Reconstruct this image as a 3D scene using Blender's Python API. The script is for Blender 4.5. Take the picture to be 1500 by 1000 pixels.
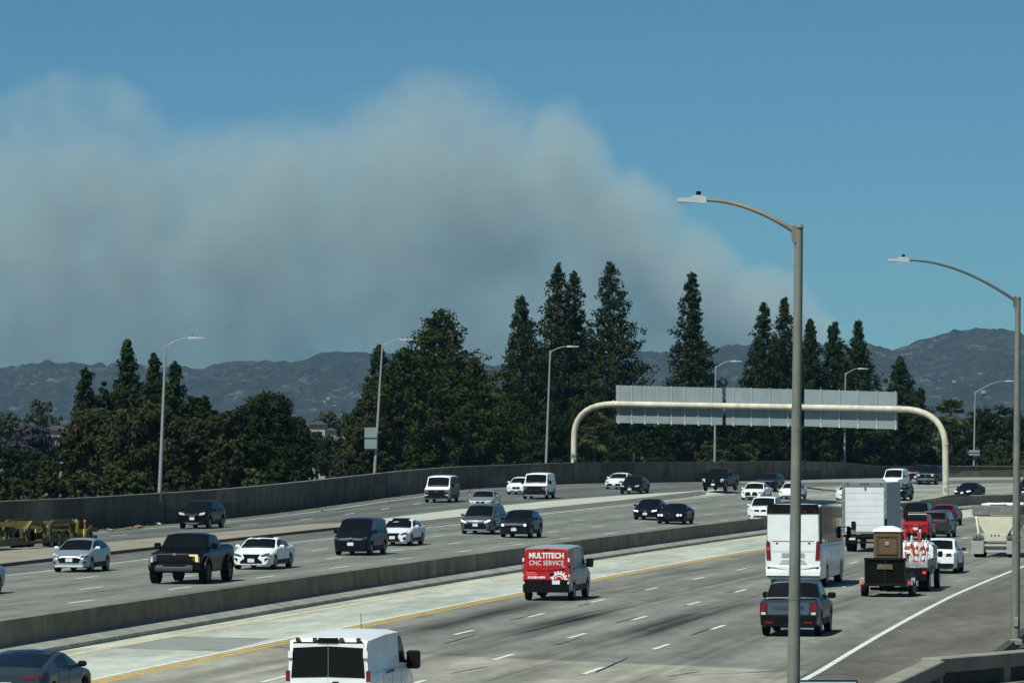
import bpy, bmesh, math, random
import numpy as np
from mathutils import Vector, Matrix

random.seed(7)
RNG = np.random.default_rng(7)
sc = bpy.context.scene
for _o in list(bpy.data.objects):
    bpy.data.objects.remove(_o)
COL = sc.collection

# ------------------------------------------------------------------ camera
F_PX, CAMZ, HOR = 6600.0, 6.5, 640.0          # focal length in photograph pixels, eye height, horizon row
cam_d = bpy.data.cameras.new('camera')
cam_d.sensor_fit = 'HORIZONTAL'
cam_d.sensor_width = 36.0
cam_d.lens = 36.0 * F_PX / 1500.0
cam_d.clip_start = 1.0
cam_d.clip_end = 40000.0
cam = bpy.data.objects.new('camera', cam_d)
COL.objects.link(cam)
cam.location = (0, 0, CAMZ)
cam.rotation_euler = (math.radians(90) + math.atan((HOR - 500.0) / F_PX), 0, 0)
sc.camera = cam

# ------------------------------------------------------------------ sky, sun, exposure
SUN_EL, SUN_AZ = 55.0, 216.0                  # azimuth clockwise from +Y (view direction)
w = bpy.data.worlds.new('World')
sc.world = w
w.use_nodes = True
nt = w.node_tree
nt.nodes.clear()
sky = nt.nodes.new('ShaderNodeTexSky')
sky.sky_type = 'NISHITA'
sky.sun_disc = False
sky.sun_elevation = math.radians(SUN_EL)
sky.sun_rotation = math.radians(SUN_AZ)
sky.altitude = 300.0
sky.air_density = 0.75
sky.dust_density = 0.0
sky.ozone_density = 0.6
bg = nt.nodes.new('ShaderNodeBackground')
bg.inputs['Strength'].default_value = 0.062
tint = nt.nodes.new('ShaderNodeMix')
tint.data_type = 'RGBA'
tint.blend_type = 'MULTIPLY'
tint.inputs['Factor'].default_value = 1.0
tint.inputs['B'].default_value = (0.38, 0.74, 0.95, 1.0)
out = nt.nodes.new('ShaderNodeOutputWorld')
nt.links.new(sky.outputs[0], tint.inputs['A'])
nt.links.new(tint.outputs['Result'], bg.inputs[0])
nt.links.new(bg.outputs[0], out.inputs[0])

sun_d = bpy.data.lights.new('sun', 'SUN')
sun_d.energy = 5.0
sun_d.angle = math.radians(0.53)
sun_d.color = (0.95, 1.0, 0.92)
sun = bpy.data.objects.new('sun', sun_d)
COL.objects.link(sun)
_el, _az = math.radians(SUN_EL), math.radians(SUN_AZ)
sun_dir = Vector((math.cos(_el) * math.sin(_az), math.cos(_el) * math.cos(_az), math.sin(_el)))
sun.rotation_euler = sun_dir.to_track_quat('Z', 'Y').to_euler()
sun.location = sun_dir * 100

vs = sc.view_settings
vs.view_transform = 'Standard'
vs.look = 'None'
vs.exposure = 0.0
vs.gamma = 1.0
vs.use_curve_mapping = False
sc.render.engine = 'CYCLES'
cy = sc.cycles
cy.use_denoising = True
cy.max_bounces = 5
cy.diffuse_bounces = 2
cy.glossy_bounces = 2
cy.transmission_bounces = 3
cy.volume_bounces = 0
cy.transparent_max_bounces = 6
cy.use_adaptive_sampling = True
cy.adaptive_threshold = 0.02
cy.volume_step_rate = 1.0
cy.volume_max_steps = 64
cy.caustics_reflective = False
cy.caustics_refractive = False

# ------------------------------------------------------------------ materials
_M = {}


def mat(name, col, rough=0.6, metal=0.0, coat=0.0, var=0.12, scale=3.0, bump=0.0, emit=None, rnd=0.0, spec=0.3, detail=4.0, streak=0.0):
    """procedural principled material: colour broken up by noise, optional bump and per-object variation"""
    if name in _M:
        return _M[name]
    m = bpy.data.materials.new(name)
    m.use_nodes = True
    n = m.node_tree
    b = n.nodes['Principled BSDF']
    b.inputs['Roughness'].default_value = rough
    b.inputs['Metallic'].default_value = metal
    b.inputs['Coat Weight'].default_value = coat
    b.inputs['Coat Roughness'].default_value = 0.06
    b.inputs['Specular IOR Level'].default_value = spec
    tc = n.nodes.new('ShaderNodeTexCoord')
    nz = n.nodes.new('ShaderNodeTexNoise')
    nz.inputs['Scale'].default_value = scale
    nz.inputs['Detail'].default_value = detail
    n.links.new(tc.outputs['Object'], nz.inputs['Vector'])
    mr = n.nodes.new('ShaderNodeMapRange')
    mr.inputs['From Min'].default_value = 0.25
    mr.inputs['From Max'].default_value = 0.75
    mr.inputs['To Min'].default_value = 1.0 - var
    mr.inputs['To Max'].default_value = 1.0 + var
    n.links.new(nz.outputs['Fac'], mr.inputs['Value'])
    fac = mr.outputs[0]
    if rnd:
        oi = n.nodes.new('ShaderNodeObjectInfo')
        r2 = n.nodes.new('ShaderNodeMapRange')
        r2.inputs['To Min'].default_value = 1.0 - rnd
        r2.inputs['To Max'].default_value = 1.0 + rnd
        n.links.new(oi.outputs['Random'], r2.inputs['Value'])
        mu = n.nodes.new('ShaderNodeMath')
        mu.operation = 'MULTIPLY'
        n.links.new(fac, mu.inputs[0])
        n.links.new(r2.outputs[0], mu.inputs[1])
        fac = mu.outputs[0]
    if streak:
        # run-off stains: noise stretched down the face
        mp = n.nodes.new('ShaderNodeMapping')
        mp.inputs['Scale'].default_value = (0.55, 0.55, 0.1)
        n.links.new(tc.outputs['Object'], mp.inputs['Vector'])
        n2 = n.nodes.new('ShaderNodeTexNoise')
        n2.inputs['Scale'].default_value = 1.0
        n2.inputs['Detail'].default_value = 6.0
        n2.inputs['Roughness'].default_value = 0.65
        n.links.new(mp.outputs[0], n2.inputs['Vector'])
        r3 = n.nodes.new('ShaderNodeMapRange')
        r3.inputs['From Min'].default_value = 0.36
        r3.inputs['From Max'].default_value = 0.66
        r3.inputs['To Min'].default_value = 1.0 - streak
        r3.inputs['To Max'].default_value = 1.0 + streak
        n.links.new(n2.outputs['Fac'], r3.inputs['Value'])
        m3 = n.nodes.new('ShaderNodeMath')
        m3.operation = 'MULTIPLY'
        n.links.new(fac, m3.inputs[0])
        n.links.new(r3.outputs[0], m3.inputs[1])
        fac = m3.outputs[0]
    vm = n.nodes.new('ShaderNodeVectorMath')
    vm.operation = 'SCALE'
    vm.inputs[0].default_value = col
    n.links.new(fac, vm.inputs['Scale'])
    n.links.new(vm.outputs[0], b.inputs['Base Color'])
    if bump:
        bp = n.nodes.new('ShaderNodeBump')
        bp.inputs['Strength'].default_value = bump
        bp.inputs['Distance'].default_value = 0.05
        n.links.new(nz.outputs['Fac'], bp.inputs['Height'])
        n.links.new(bp.outputs[0], b.inputs['Normal'])
    if emit:
        b.inputs['Emission Color'].default_value = (*emit[:3], 1)
        b.inputs['Emission Strength'].default_value = emit[3]
    _M[name] = m
    return m


def paint(name, col, rough=0.3, metal=0.0, spec=0.28):
    return mat('paint_' + name, col, rough, metal, 0.08, 0.07, 1.5, spec=spec)


GLASS = mat('tinted_glass', (0.006, 0.0075, 0.009), 0.1, var=0.2, spec=0.16)
BLACKP = mat('black_plastic', (0.008, 0.008, 0.008), 0.55, var=0.2, spec=0.08)
TRIM = mat('satin_black_trim', (0.014, 0.014, 0.015), 0.4, spec=0.1)
RUBBER = mat('tyre_rubber', (0.012, 0.012, 0.012), 0.85, var=0.25, scale=9, spec=0.06)
RIM = mat('alloy_rim', (0.32, 0.33, 0.34), 0.35, 0.8)
RIMK = mat('black_rim', (0.03, 0.03, 0.03), 0.4, 0.4)
CHROME = mat('chrome', (0.7, 0.72, 0.74), 0.18, 1.0)
PLATE = mat('plate_white', (0.72, 0.74, 0.74), 0.5)
LAMPW = mat('lamp_clear', (0.62, 0.66, 0.68), 0.12, coat=0.8)
LAMPON = mat('lamp_lit', (0.8, 0.82, 0.82), 0.2, emit=(1, 0.97, 0.9, 1.6))
LAMPDK = mat('lamp_smoked', (0.09, 0.1, 0.11), 0.12, coat=0.8)
LAMPR = mat('lamp_red', (0.16, 0.008, 0.01), 0.25, coat=0.3)
LAMPRON = mat('lamp_red_lit', (0.5, 0.02, 0.02), 0.25, emit=(1.0, 0.05, 0.05, 0.8))
LAMPAM = mat('lamp_amber_lit', (0.7, 0.3, 0.05), 0.25, emit=(1.0, 0.48, 0.14, 1.4))
LAMPA = mat('lamp_amber', (0.5, 0.2, 0.03), 0.25, coat=0.6)
STEEL = mat('galvanised_steel', (0.33, 0.35, 0.34), 0.55, 0.35, var=0.15, scale=6)
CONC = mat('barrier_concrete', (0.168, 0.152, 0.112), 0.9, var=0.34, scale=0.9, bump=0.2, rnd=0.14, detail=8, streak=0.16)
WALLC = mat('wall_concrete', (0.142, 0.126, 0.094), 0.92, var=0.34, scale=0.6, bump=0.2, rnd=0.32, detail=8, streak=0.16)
WHITEP = mat('marking_white', (0.66, 0.66, 0.62), 0.7, var=0.3, scale=2.5, detail=8)
YELLOWP = mat('marking_yellow', (0.6, 0.38, 0.075), 0.7, var=0.3, scale=2.0, detail=8)

# ------------------------------------------------------------------ mesh helpers


def tag(o, label=None, cat=None, group=None, kind=None):
    if label:
        o['label'] = label
    if cat:
        o['category'] = cat
    if group:
        o['group'] = group
    if kind:
        o['kind'] = kind
    return o


def link(o, parent=None):
    COL.objects.link(o)
    if parent is not None:
        o.parent = parent
    return o


def empty(name, loc=(0, 0, 0), rz=0.0):
    o = bpy.data.objects.new(name, None)
    o.empty_display_size = 0.5
    COL.objects.link(o)
    o.location = loc
    o.rotation_euler = (0, 0, rz)
    return o


def raw_mesh(name, V, Fc, material, smooth=None):
    me = bpy.data.meshes.new(name)
    me.from_pydata([tuple(v) for v in V], [], [tuple(f) for f in Fc])
    if material:
        me.materials.append(material)
    if smooth is not None:
        me.polygons.foreach_set('use_smooth', [True] * len(me.polygons))
        me.set_sharp_from_angle(angle=math.radians(smooth))
    me.update()
    return me


def quads_mesh(name, V, material):
    """numpy fast path: V is (n,4,3) loose quads"""
    n = len(V)
    me = bpy.data.meshes.new(name)
    me.vertices.add(n * 4)
    me.vertices.foreach_set('co', V.reshape(-1).astype(np.float32))
    me.loops.add(n * 4)
    me.loops.foreach_set('vertex_index', np.arange(n * 4, dtype=np.int32))
    me.polygons.add(n)
    me.polygons.foreach_set('loop_start', np.arange(0, n * 4, 4, dtype=np.int32))
    me.materials.append(material)
    me.update(calc_edges=True)
    return me


class MB:
    """collects simple solids; build() links them as one mesh object"""

    def __init__(s):
        s.v, s.f = [], []

    def add(s, V, Fc):
        k = len(s.v)
        s.v += [tuple(p) for p in V]
        s.f += [tuple(i + k for i in q) for q in Fc]
        return s

    def box(s, c, size, rz=0.0, rx=0.0, bev=0.0):
        hx, hy, hz = [d / 2 for d in size]
        if bev:
            b = min(bev, hx * .9, hy * .9, hz * .9)
            P = []
            for sz in (-1, 1):
                for sx, sy in ((-1, -1), (1, -1), (1, 1), (-1, 1)):
                    P.append((sx * hx, sy * hy, sz * (hz - b)))
            for sx, sy in ((-1, -1), (1, -1), (1, 1), (-1, 1)):
                P.append((sx * (hx - b), sy * (hy - b), hz))
            for sx, sy in ((-1, -1), (1, -1), (1, 1), (-1, 1)):
                P.append((sx * (hx - b), sy * (hy - b), -hz))
            Fc = [(8, 9, 10, 11), (15, 14, 13, 12)]
            for i in range(4):
                j = (i + 1) % 4
                Fc += [(i, j, 4 + j, 4 + i), (4 + i, 4 + j, 8 + j, 8 + i), (12 + i, 12 + j, j, i)]
        else:
            P = [(x, y, z) for z in (-hz, hz) for x, y in ((-hx, -hy), (hx, -hy), (hx, hy), (-hx, hy))]
            Fc = [(3, 2, 1, 0), (4, 5, 6, 7), (0, 1, 5, 4), (1, 2, 6, 5), (2, 3, 7, 6), (3, 0, 4, 7)]
        R = Matrix.Rotation(rz, 3, 'Z') @ Matrix.Rotation(rx, 3, 'X')
        return s.add([R @ Vector(p) + Vector(c) for p in P], Fc)

    def tube(s, path, radii, n=10, cap=True):
        path = [Vector(p) for p in path]
        if not hasattr(radii, '__len__'):
            radii = [radii] * len(path)
        V, Fc = [], []
        up = Vector((0, 0, 1))
        ref = None
        for i, p in enumerate(path):
            t = (path[min(i + 1, len(path) - 1)] - path[max(i - 1, 0)]).normalized()
            if ref is None:
                ref = up.cross(t)
                if ref.length < .05:
                    ref = Vector((1, 0, 0))
            ref = (ref - t * ref.dot(t)).normalized()
            b = t.cross(ref)
            for k in range(n):
                a = 2 * math.pi * k / n
                V.append(p + (ref * math.cos(a) + b * math.sin(a)) * radii[i])
        for i in range(len(path) - 1):
            for k in range(n):
                q = (k + 1) % n
                Fc.append((i * n + k, i * n + q, (i + 1) * n + q, (i + 1) * n + k))
        if cap:
            Fc.append(tuple(range(n - 1, -1, -1)))
            Fc.append(tuple((len(path) - 1) * n + k for k in range(n)))
        return s.add(V, Fc)

    def prism(s, poly, axis, a, b):
        """polygon in the plane across `axis` (0: yz, 1: xz, 2: xy), extruded from a to b"""
        def P(q, t):
            q = list(q)
            q.insert(axis, t)
            return tuple(q)
        n = len(poly)
        V = [P(q, a) for q in poly] + [P(q, b) for q in poly]
        Fc = [tuple(range(n)), tuple(range(2 * n - 1, n - 1, -1))]
        Fc += [(i, i + n, (i + 1) % n + n, (i + 1) % n) for i in range(n)]
        return s.add(V, Fc)

    def lathe(s, prof, c, axis='x', n=20):
        """profile [(radius, offset)] spun about an axis through c"""
        V, Fc = [], []
        for r, o in prof:
            for k in range(n):
                a = 2 * math.pi * k / n
                u, v = r * math.cos(a), r * math.sin(a)
                p = {'x': (o, u, v), 'y': (u, o, v), 'z': (u, v, o)}[axis]
                V.append((p[0] + c[0], p[1] + c[1], p[2] + c[2]))
        m = len(prof)
        for i in range(m - 1):
            for k in range(n):
                q = (k + 1) % n
                Fc.append((i * n + k, i * n + q, (i + 1) * n + q, (i + 1) * n + k))
        return s.add(V, Fc)

    def build(s, name, material, parent=None, smooth=None):
        me = raw_mesh(name, s.v, s.f, material, smooth)
        bm = bmesh.new()
        bm.from_mesh(me)
        bmesh.ops.recalc_face_normals(bm, faces=bm.faces)
        bm.to_mesh(me)
        bm.free()
        return link(bpy.data.objects.new(name, me), parent)


# ------------------------------------------------------------------ the lie of the land


def lerp(x, xs, ys):
    return float(np.interp(x, xs, ys))


def road_x(Y):
    t = (Y - 200) / 100.
    return -2.9 + 18.3 * t + 1.4 * t * t


def _centreline():
    pts, Y = [], -80.
    while Y <= 400:
        pts.append((road_x(max(Y, 30)) - (max(Y, 30) - Y) * .136, Y))
        Y += 4
    h = math.atan2(pts[-1][0] - pts[-2][0], 4.0)
    x, y = pts[-1]
    for i in range(45):
        h += 4 / 230.
        x += 4 * math.sin(h)
        y += 4 * math.cos(h)
        pts.append((x, y))
    P = np.array(pts)
    d = np.gradient(P, axis=0)
    H = np.arctan2(d[:, 0], d[:, 1])
    S = np.concatenate([[0], np.cumsum(np.hypot(*np.diff(P, axis=0).T))])
    return P, H, S


CP, CH, CS = _centreline()
SMAX = float(CS[-1])


def along(s, u=0.0):
    x = float(np.interp(s, CS, CP[:, 0]))
    y = float(np.interp(s, CS, CP[:, 1]))
    h = float(np.interp(s, CS, CH))
    return x + u * math.cos(h), y - u * math.sin(h), h


def lateral(x, y):
    """station and lateral offset of a ground point from the median line"""
    i = int(np.argmin((CP[:, 0] - x) ** 2 + (CP[:, 1] - y) ** 2))
    h = CH[i]
    dx, dy = x - CP[i, 0], y - CP[i, 1]
    return CS[i] + dx * math.sin(h) + dy * math.cos(h), dx * math.cos(h) - dy * math.sin(h), h


def z_right(x, y):
    return 0.0


def z_left(x, y):
    u = lateral(x, y)[1]
    e = lerp(y, [200, 280, 360, 400, 430, 520, 700], [.004, .03, .06, .086, .097, .083, .06])
    return .52 + .0004 * max(y - 200, 0) + e * max(-6.3 - u, 0)


def z_ramp(x, y):
    return lerp(y, [0, 280, 300, 330, 360, 400, 430, 520, 700], [.75, .75, .85, 1.1, 1.42, 1.87, 2.05, 1.86, 1.5])


def site(px, py, zf):
    """ground point on surface zf along a sight line of the survey photograph"""
    Y = 200.0
    for i in range(60):
        x = (px - 750.0) * Y / F_PX
        Y = .5 * Y + .5 * F_PX * (CAMZ - zf(x, Y)) / (py - HOR)
    x = (px - 750.0) * Y / F_PX
    return Vector((x, Y, zf(x, Y)))


def spot(px, py, Y):
    """point at distance Y along a sight line"""
    return Vector(((px - 750.0) * Y / F_PX, Y, CAMZ + (HOR - py) * Y / F_PX))

# ------------------------------------------------------------------ node shorthand


class NT:
    def __init__(s, m):
        m.use_nodes = True
        s.t = m.node_tree
        s.b = s.t.nodes.get('Principled BSDF')

    def new(s, k, **kw):
        n = s.t.nodes.new(k)
        for a, v in kw.items():
            setattr(n, a, v)
        return n

    def put(s, sock, v):
        if isinstance(v, (int, float)):
            sock.default_value = v
        elif isinstance(v, tuple):
            sock.default_value = v if len(v) == len(sock.default_value) else (*v, 1.0)
        else:
            s.t.links.new(v, sock)

    def m(s, op, a, b=0.0, c=0.0, clamp=False):
        n = s.new('ShaderNodeMath', operation=op, use_clamp=clamp)
        s.put(n.inputs[0], a)
        s.put(n.inputs[1], b)
        s.put(n.inputs[2], c)
        return n.outputs[0]

    def step(s, x, lo, hi, a=0.0, b=1.0):
        n = s.new('ShaderNodeMapRange', interpolation_type='SMOOTHSTEP')
        s.put(n.inputs['Value'], x)
        s.put(n.inputs['From Min'], lo)
        s.put(n.inputs['From Max'], hi)
        s.put(n.inputs['To Min'], a)
        s.put(n.inputs['To Max'], b)
        return n.outputs[0]

    def noise(s, vec, scale, detail=4.0, rough=0.5):
        n = s.new('ShaderNodeTexNoise')
        s.put(n.inputs['Vector'], vec)
        n.inputs['Scale'].default_value = scale
        n.inputs['Detail'].default_value = detail
        n.inputs['Roughness'].default_value = rough
        return n.outputs['Fac']

    def vec(s, x, y, z=0.0):
        n = s.new('ShaderNodeCombineXYZ')
        for i, v in enumerate((x, y, z)):
            s.put(n.inputs[i], v)
        return n.outputs[0]

    def mix(s, f, a, b, blend='MIX'):
        n = s.new('ShaderNodeMix', data_type='RGBA', blend_type=blend)
        s.put(n.inputs['Factor'], f)
        s.put(n.inputs['A'], a)
        s.put(n.inputs['B'], b)
        return n.outputs['Result']

    def scale(s, col, f):
        n = s.new('ShaderNodeVectorMath', operation='SCALE')
        s.put(n.inputs[0], col)
        s.put(n.inputs['Scale'], f)
        return n.outputs[0]


def road_material(name, base, conc=None, seam=None, lane0=6.1, lanew=3.87, shoulder_u=None, shoulder=(.1, .095, .08), hov=None, edge_u=None, far_s=None, rough_patch=.25):
    m = bpy.data.materials.new(name)
    N = NT(m)
    uv = N.new('ShaderNodeUVMap')
    sp = N.new('ShaderNodeSeparateXYZ')
    N.put(sp.inputs[0], uv.outputs[0])
    s, u = sp.outputs[0], sp.outputs[1]
    fine = N.noise(N.vec(s, u), 1.7, 8.0, .65)
    patch = N.noise(N.vec(N.m('MULTIPLY', s, .06), N.m('MULTIPLY', u, .35)), 1.0, 5.0, .55)
    streak = N.noise(N.vec(N.m('MULTIPLY', s, .035), N.m('MULTIPLY', u, 2.2)), 1.0, 4.0, .5)
    col = base
    mask_c = None
    if conc:
        edge = N.m('ADD', N.m('ADD', s, N.m('MULTIPLY', u, .62)), N.m('MULTIPLY', fine, .5))
        mask_c = N.m('SUBTRACT', 1.0, N.step(edge, seam - .12, seam + .12))
        col = N.mix(mask_c, base, conc)
        # an older, paler slab just short of the joint
        slab = N.m('MULTIPLY', N.step(edge, seam - 9.3, seam - 9.1), mask_c)
        col = N.mix(N.m('MULTIPLY', slab, .45), col, (.31, .285, .225))
    if hov:
        col = N.mix(N.m('SUBTRACT', 1.0, N.step(u, 5.2, 5.26)), col, hov)
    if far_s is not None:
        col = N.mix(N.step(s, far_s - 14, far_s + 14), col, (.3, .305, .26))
    if edge_u is not None:
        col = N.mix(N.step(u, edge_u - .25, edge_u + .15), col, (.26, .255, .205))
    # oil and tyre wear along the middle of each lane
    fr = N.m('FRACT', N.m('DIVIDE', N.m('SUBTRACT', u, lane0), lanew))
    mid = N.m('ABSOLUTE', N.m('SUBTRACT', fr, .5))
    oil = N.step(mid, .05, .36, 1.0, 0.0)
    oil_n = N.m('MULTIPLY', oil, N.step(streak, .3, .75))
    dark = N.m('MULTIPLY', oil_n, .5)
    wheel = N.m('MULTIPLY', N.step(N.m('ABSOLUTE', N.m('SUBTRACT', mid, .25)), 0.0, .12, 1.0, 0.0), .1)
    dark = N.m('ADD', dark, wheel)
    if conc:
        # drip stains where traffic jolts over the joint
        edge2 = N.m('ADD', N.m('ADD', s, N.m('MULTIPLY', u, .1)), N.m('MULTIPLY', N.m('SUBTRACT', patch, .5), 22.0))
        c0 = N.step(edge2, seam + 1.0, seam + 16.0)
        c1 = N.step(edge2, seam + 16.0, seam + 44.0, 1.0, 0.0)
        inl = N.m('MULTIPLY', N.step(u, 5.6, 6.4), N.step(u, 17.6, 18.2, 1.0, 0.0))
        drip = N.m('MULTIPLY', N.m('MULTIPLY', c0, c1), N.m('MULTIPLY', inl, N.step(mid, .0, .34, 1.0, 0.0)))
        dark = N.m('ADD', dark, N.m('MULTIPLY', drip, .62))
    if hov:
        dark = N.m('MULTIPLY', dark, N.step(u, 4.6, 5.6, .15, 1.0))
    if shoulder_u is not None:
        far = N.step(u, shoulder_u - .05, shoulder_u + .05) if shoulder_u > 0 else N.step(u, shoulder_u - .05, shoulder_u + .05, 1.0, 0.0)
        col = N.mix(far, col, shoulder)
        dark = N.m('MULTIPLY', dark, N.m('SUBTRACT', 1.0, far))
    val = N.m('SUBTRACT', 1.0, dark, clamp=True)
    val = N.m('MULTIPLY', val, N.step(fine, .25, .75, .8, 1.2))
    blot = N.noise(N.vec(N.m('MULTIPLY', s, .25), N.m('MULTIPLY', u, .9)), 1.0, 7.0, .6)
    val = N.m('MULTIPLY', val, N.step(blot, .3, .7, .84, 1.14))
    val = N.m('MULTIPLY', val, N.step(patch, .25, .75, 1 - rough_patch, 1 + rough_patch))
    # sealed cracks and slab joints
    jf = N.m('ABSOLUTE', N.m('SUBTRACT', N.m('FRACT', N.m('DIVIDE', N.m('ADD', s, N.m('MULTIPLY', u, .2)), 4.6)), .5))
    joint = N.step(jf, .485, .495)
    val = N.m('MULTIPLY', val, N.m('SUBTRACT', 1.0, N.m('MULTIPLY', joint, .12)))
    N.put(N.b.inputs['Base Color'], N.scale(col, val))
    N.b.inputs['Roughness'].default_value = .82
    N.b.inputs['Specular IOR Level'].default_value = .3
    bp = N.new('ShaderNodeBump')
    bp.inputs['Strength'].default_value = .25
    bp.inputs['Distance'].default_value = .02
    N.put(bp.inputs['Height'], fine)
    N.put(N.b.inputs['Normal'], bp.outputs[0])
    return m


def sheet(name, A, B, material, n=6, uvA=None, uvB=None, parent=None):
    """strip of ground between two matching rows of points"""
    V, Fc, UV = [], [], []
    for i, (a, b) in enumerate(zip(A, B)):
        a, b = Vector(a), Vector(b)
        for k in range(n + 1):
            t = k / n
            V.append(a.lerp(b, t))
            if uvA:
                UV.append((uvA[i][0] * (1 - t) + uvB[i][0] * t, uvA[i][1] * (1 - t) + uvB[i][1] * t))
            else:
                UV.append((V[-1].y, V[-1].x))
    r = n + 1
    for i in range(len(A) - 1):
        for k in range(n):
            Fc.append((i * r + k, i * r + k + 1, (i + 1) * r + k + 1, (i + 1) * r + k))
    me = raw_mesh(name, V, Fc, material)
    ul = me.uv_layers.new(name='lane')
    ul.data.foreach_set('uv', [c for l in me.loops for c in UV[l.vertex_index]])
    bm = bmesh.new()
    bm.from_mesh(me)
    bmesh.ops.recalc_face_normals(bm, faces=bm.faces)
    if bm.faces and bm.faces[0].normal.z < 0:
        bmesh.ops.reverse_faces(bm, faces=bm.faces)
    bm.to_mesh(me)
    bm.free()
    return link(bpy.data.objects.new(name, me), parent)


def densify(P, step=3.0):
    """smooth polyline through P (centripetal-like Catmull-Rom), resampled"""
    P = [np.array(p, float) for p in P]
    Q = [2 * P[0] - P[1]] + P + [2 * P[-1] - P[-2]]
    outp = []
    for i in range(1, len(Q) - 2):
        a, b, c, d = Q[i - 1:i + 3]
        n = max(2, int(np.linalg.norm(c - b) / step))
        for k in range(n):
            t = k / n
            outp.append(.5 * (2 * b + (c - a) * t + (2 * a - 5 * b + 4 * c - d) * t * t + (3 * b - a - 3 * c + d) * t ** 3))
    outp.append(P[-1])
    return np.array(outp)


def resample(P, n):
    P = np.asarray(P)
    s = np.concatenate([[0], np.cumsum(np.hypot(*np.diff(P[:, :2], axis=0).T))])
    t = np.linspace(0, s[-1], n)
    return np.stack([np.interp(t, s, P[:, i]) for i in range(P.shape[1])], 1)


# ------------------------------------------------------------------ ground, roads
def m_ground():
    m = bpy.data.materials.new('dry_ground')
    N = NT(m)
    tc = N.new('ShaderNodeTexCoord')
    a = N.noise(tc.outputs['Object'], .02, 8.0, .6)
    b = N.noise(tc.outputs['Object'], .6, 8.0, .6)
    c = N.mix(N.step(a, .35, .65), (.075, .07, .045), (.13, .115, .075))
    N.put(N.b.inputs['Base Color'], N.scale(c, N.step(b, .2, .8, .7, 1.25)))
    N.b.inputs['Roughness'].default_value = .95
    return m


gnd = sheet('ground', [(-8000, -2000, -.35), (-8000, 8200, -.35)], [(8000, -2000, -.35), (8000, 8200, -.35)], m_ground(), 2)
tag(gnd, kind='structure')

SEAM = float(np.interp(138., CP[:, 1], CS)) + .62 * 10
RIGHT_M = road_material('right_carriageway_surface', (.2, .198, .166), (.34, .326, .26), SEAM, hov=(.43, .45, .375), shoulder_u=23.75, shoulder=(.132, .123, .097))
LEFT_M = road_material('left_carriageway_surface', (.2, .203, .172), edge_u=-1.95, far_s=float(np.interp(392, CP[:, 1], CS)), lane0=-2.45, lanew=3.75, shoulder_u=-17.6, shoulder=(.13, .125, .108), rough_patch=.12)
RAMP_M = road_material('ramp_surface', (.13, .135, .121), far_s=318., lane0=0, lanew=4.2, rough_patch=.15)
GORE_M = mat('gore_concrete', (.43, .44, .37), .9, var=.14, scale=.35, detail=8)
ISLE_M = mat('island_concrete', (.27, .235, .185), .92, var=.22, scale=.5, detail=8, bump=.1)

SS = list(np.arange(0, SMAX, 4.0))


def row(u, zf=None, dz=0.0, ss=SS):
    P = []
    for s in ss:
        uu = u(s) if callable(u) else u
        x, y, h = along(s, uu)
        P.append((x, y, (zf(x, y) if zf else 0.0) + dz))
    return P


SHOULDER_U = 28.2
rr = sheet('right_carriageway', row(0), row(SHOULDER_U), RIGHT_M, 12, [(s, 0) for s in SS], [(s, SHOULDER_U) for s in SS])
tag(rr, kind='structure')
CURB_U = -20.9
# left carriageway follows its own crossfall, so it is built lane strip by lane strip into one sheet
V, Fc, UV = [], [], []
US = [-.8, -2.1, -3, -6.3, -9.7, -13.4, -17.4, CURB_U]
for s in SS:
    for u in US:
        x, y, h = along(s, u)
        V.append((x, y, z_left(x, y)))
        UV.append((s, u))
r = len(US)
for i in range(len(SS) - 1):
    for k in range(r - 1):
        Fc.append((i * r + k, (i + 1) * r + k, (i + 1) * r + k + 1, i * r + k + 1))
me = raw_mesh('left_carriageway', V, Fc, LEFT_M)
ul = me.uv_layers.new(name='lane')
ul.data.foreach_set('uv', [c for l in me.loops for c in UV[l.vertex_index]])
lr = link(bpy.data.objects.new('left_carriageway', me))
lr.data.flip_normals() if lr.data.polygons[0].normal.z < 0 else None
tag(lr, kind='structure')

# ramp: inner edge and the foot of the long wall
WALL = densify([(-62, 110), (-48, 175), (-36, 232), (-29.8, 262), (-24.1, 289.5), (-19.2, 313), (-15, 341), (-11.5, 365), (-8.2, 385), (-3.6, 403), (4.8, 428), (10, 438), (19, 452), (30, 480), (41, 510), (49, 521), (60, 528), (85, 538)], 3.0)
REDGE = [(-46, 130), (-36, 180), (-25.7, 226), (-21.5, 241.7), (-19.8, 251.3), (-17.0, 268), (-13.0, 289), (-11.0, 297.5), (-8.5, 311), (-3.9, 334.5), (0.2, 349), (5.0, 366.0), (11.0, 382.), (16.0, 394)]
REDGE += [along(s, CURB_U - .2)[:2] for s in np.arange(float(np.interp(412, CP[:, 1], CS)), SMAX - 4, 8)]
REDGE = densify(REDGE, 3.0)
NR = 150
Wq = resample(WALL, NR)
Rq = resample(REDGE, NR)


def z3(P, zf, dz=0.0):
    return [(p[0], p[1], zf(p[0], p[1]) + dz) for p in P]


rp = sheet('ramp_road', z3(Rq, z_ramp), z3(Wq, z_ramp), RAMP_M, 6, [(i * 3., 0) for i in range(NR)], [(i * 3., 12.6) for i in range(NR)])
tag(rp, kind='structure')

# raised island (nearer) then flush pale gore between ramp and left carriageway
s_gore = float(np.interp(279, CP[:, 1], CS))
s_end = float(np.interp(392, CP[:, 1], CS))
s_a = float(np.interp(140, CP[:, 1], CS))


def redge_at(y):
    o = np.argsort(REDGE[:, 1])
    return float(np.interp(y, REDGE[o, 1], REDGE[o, 0]))


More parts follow.
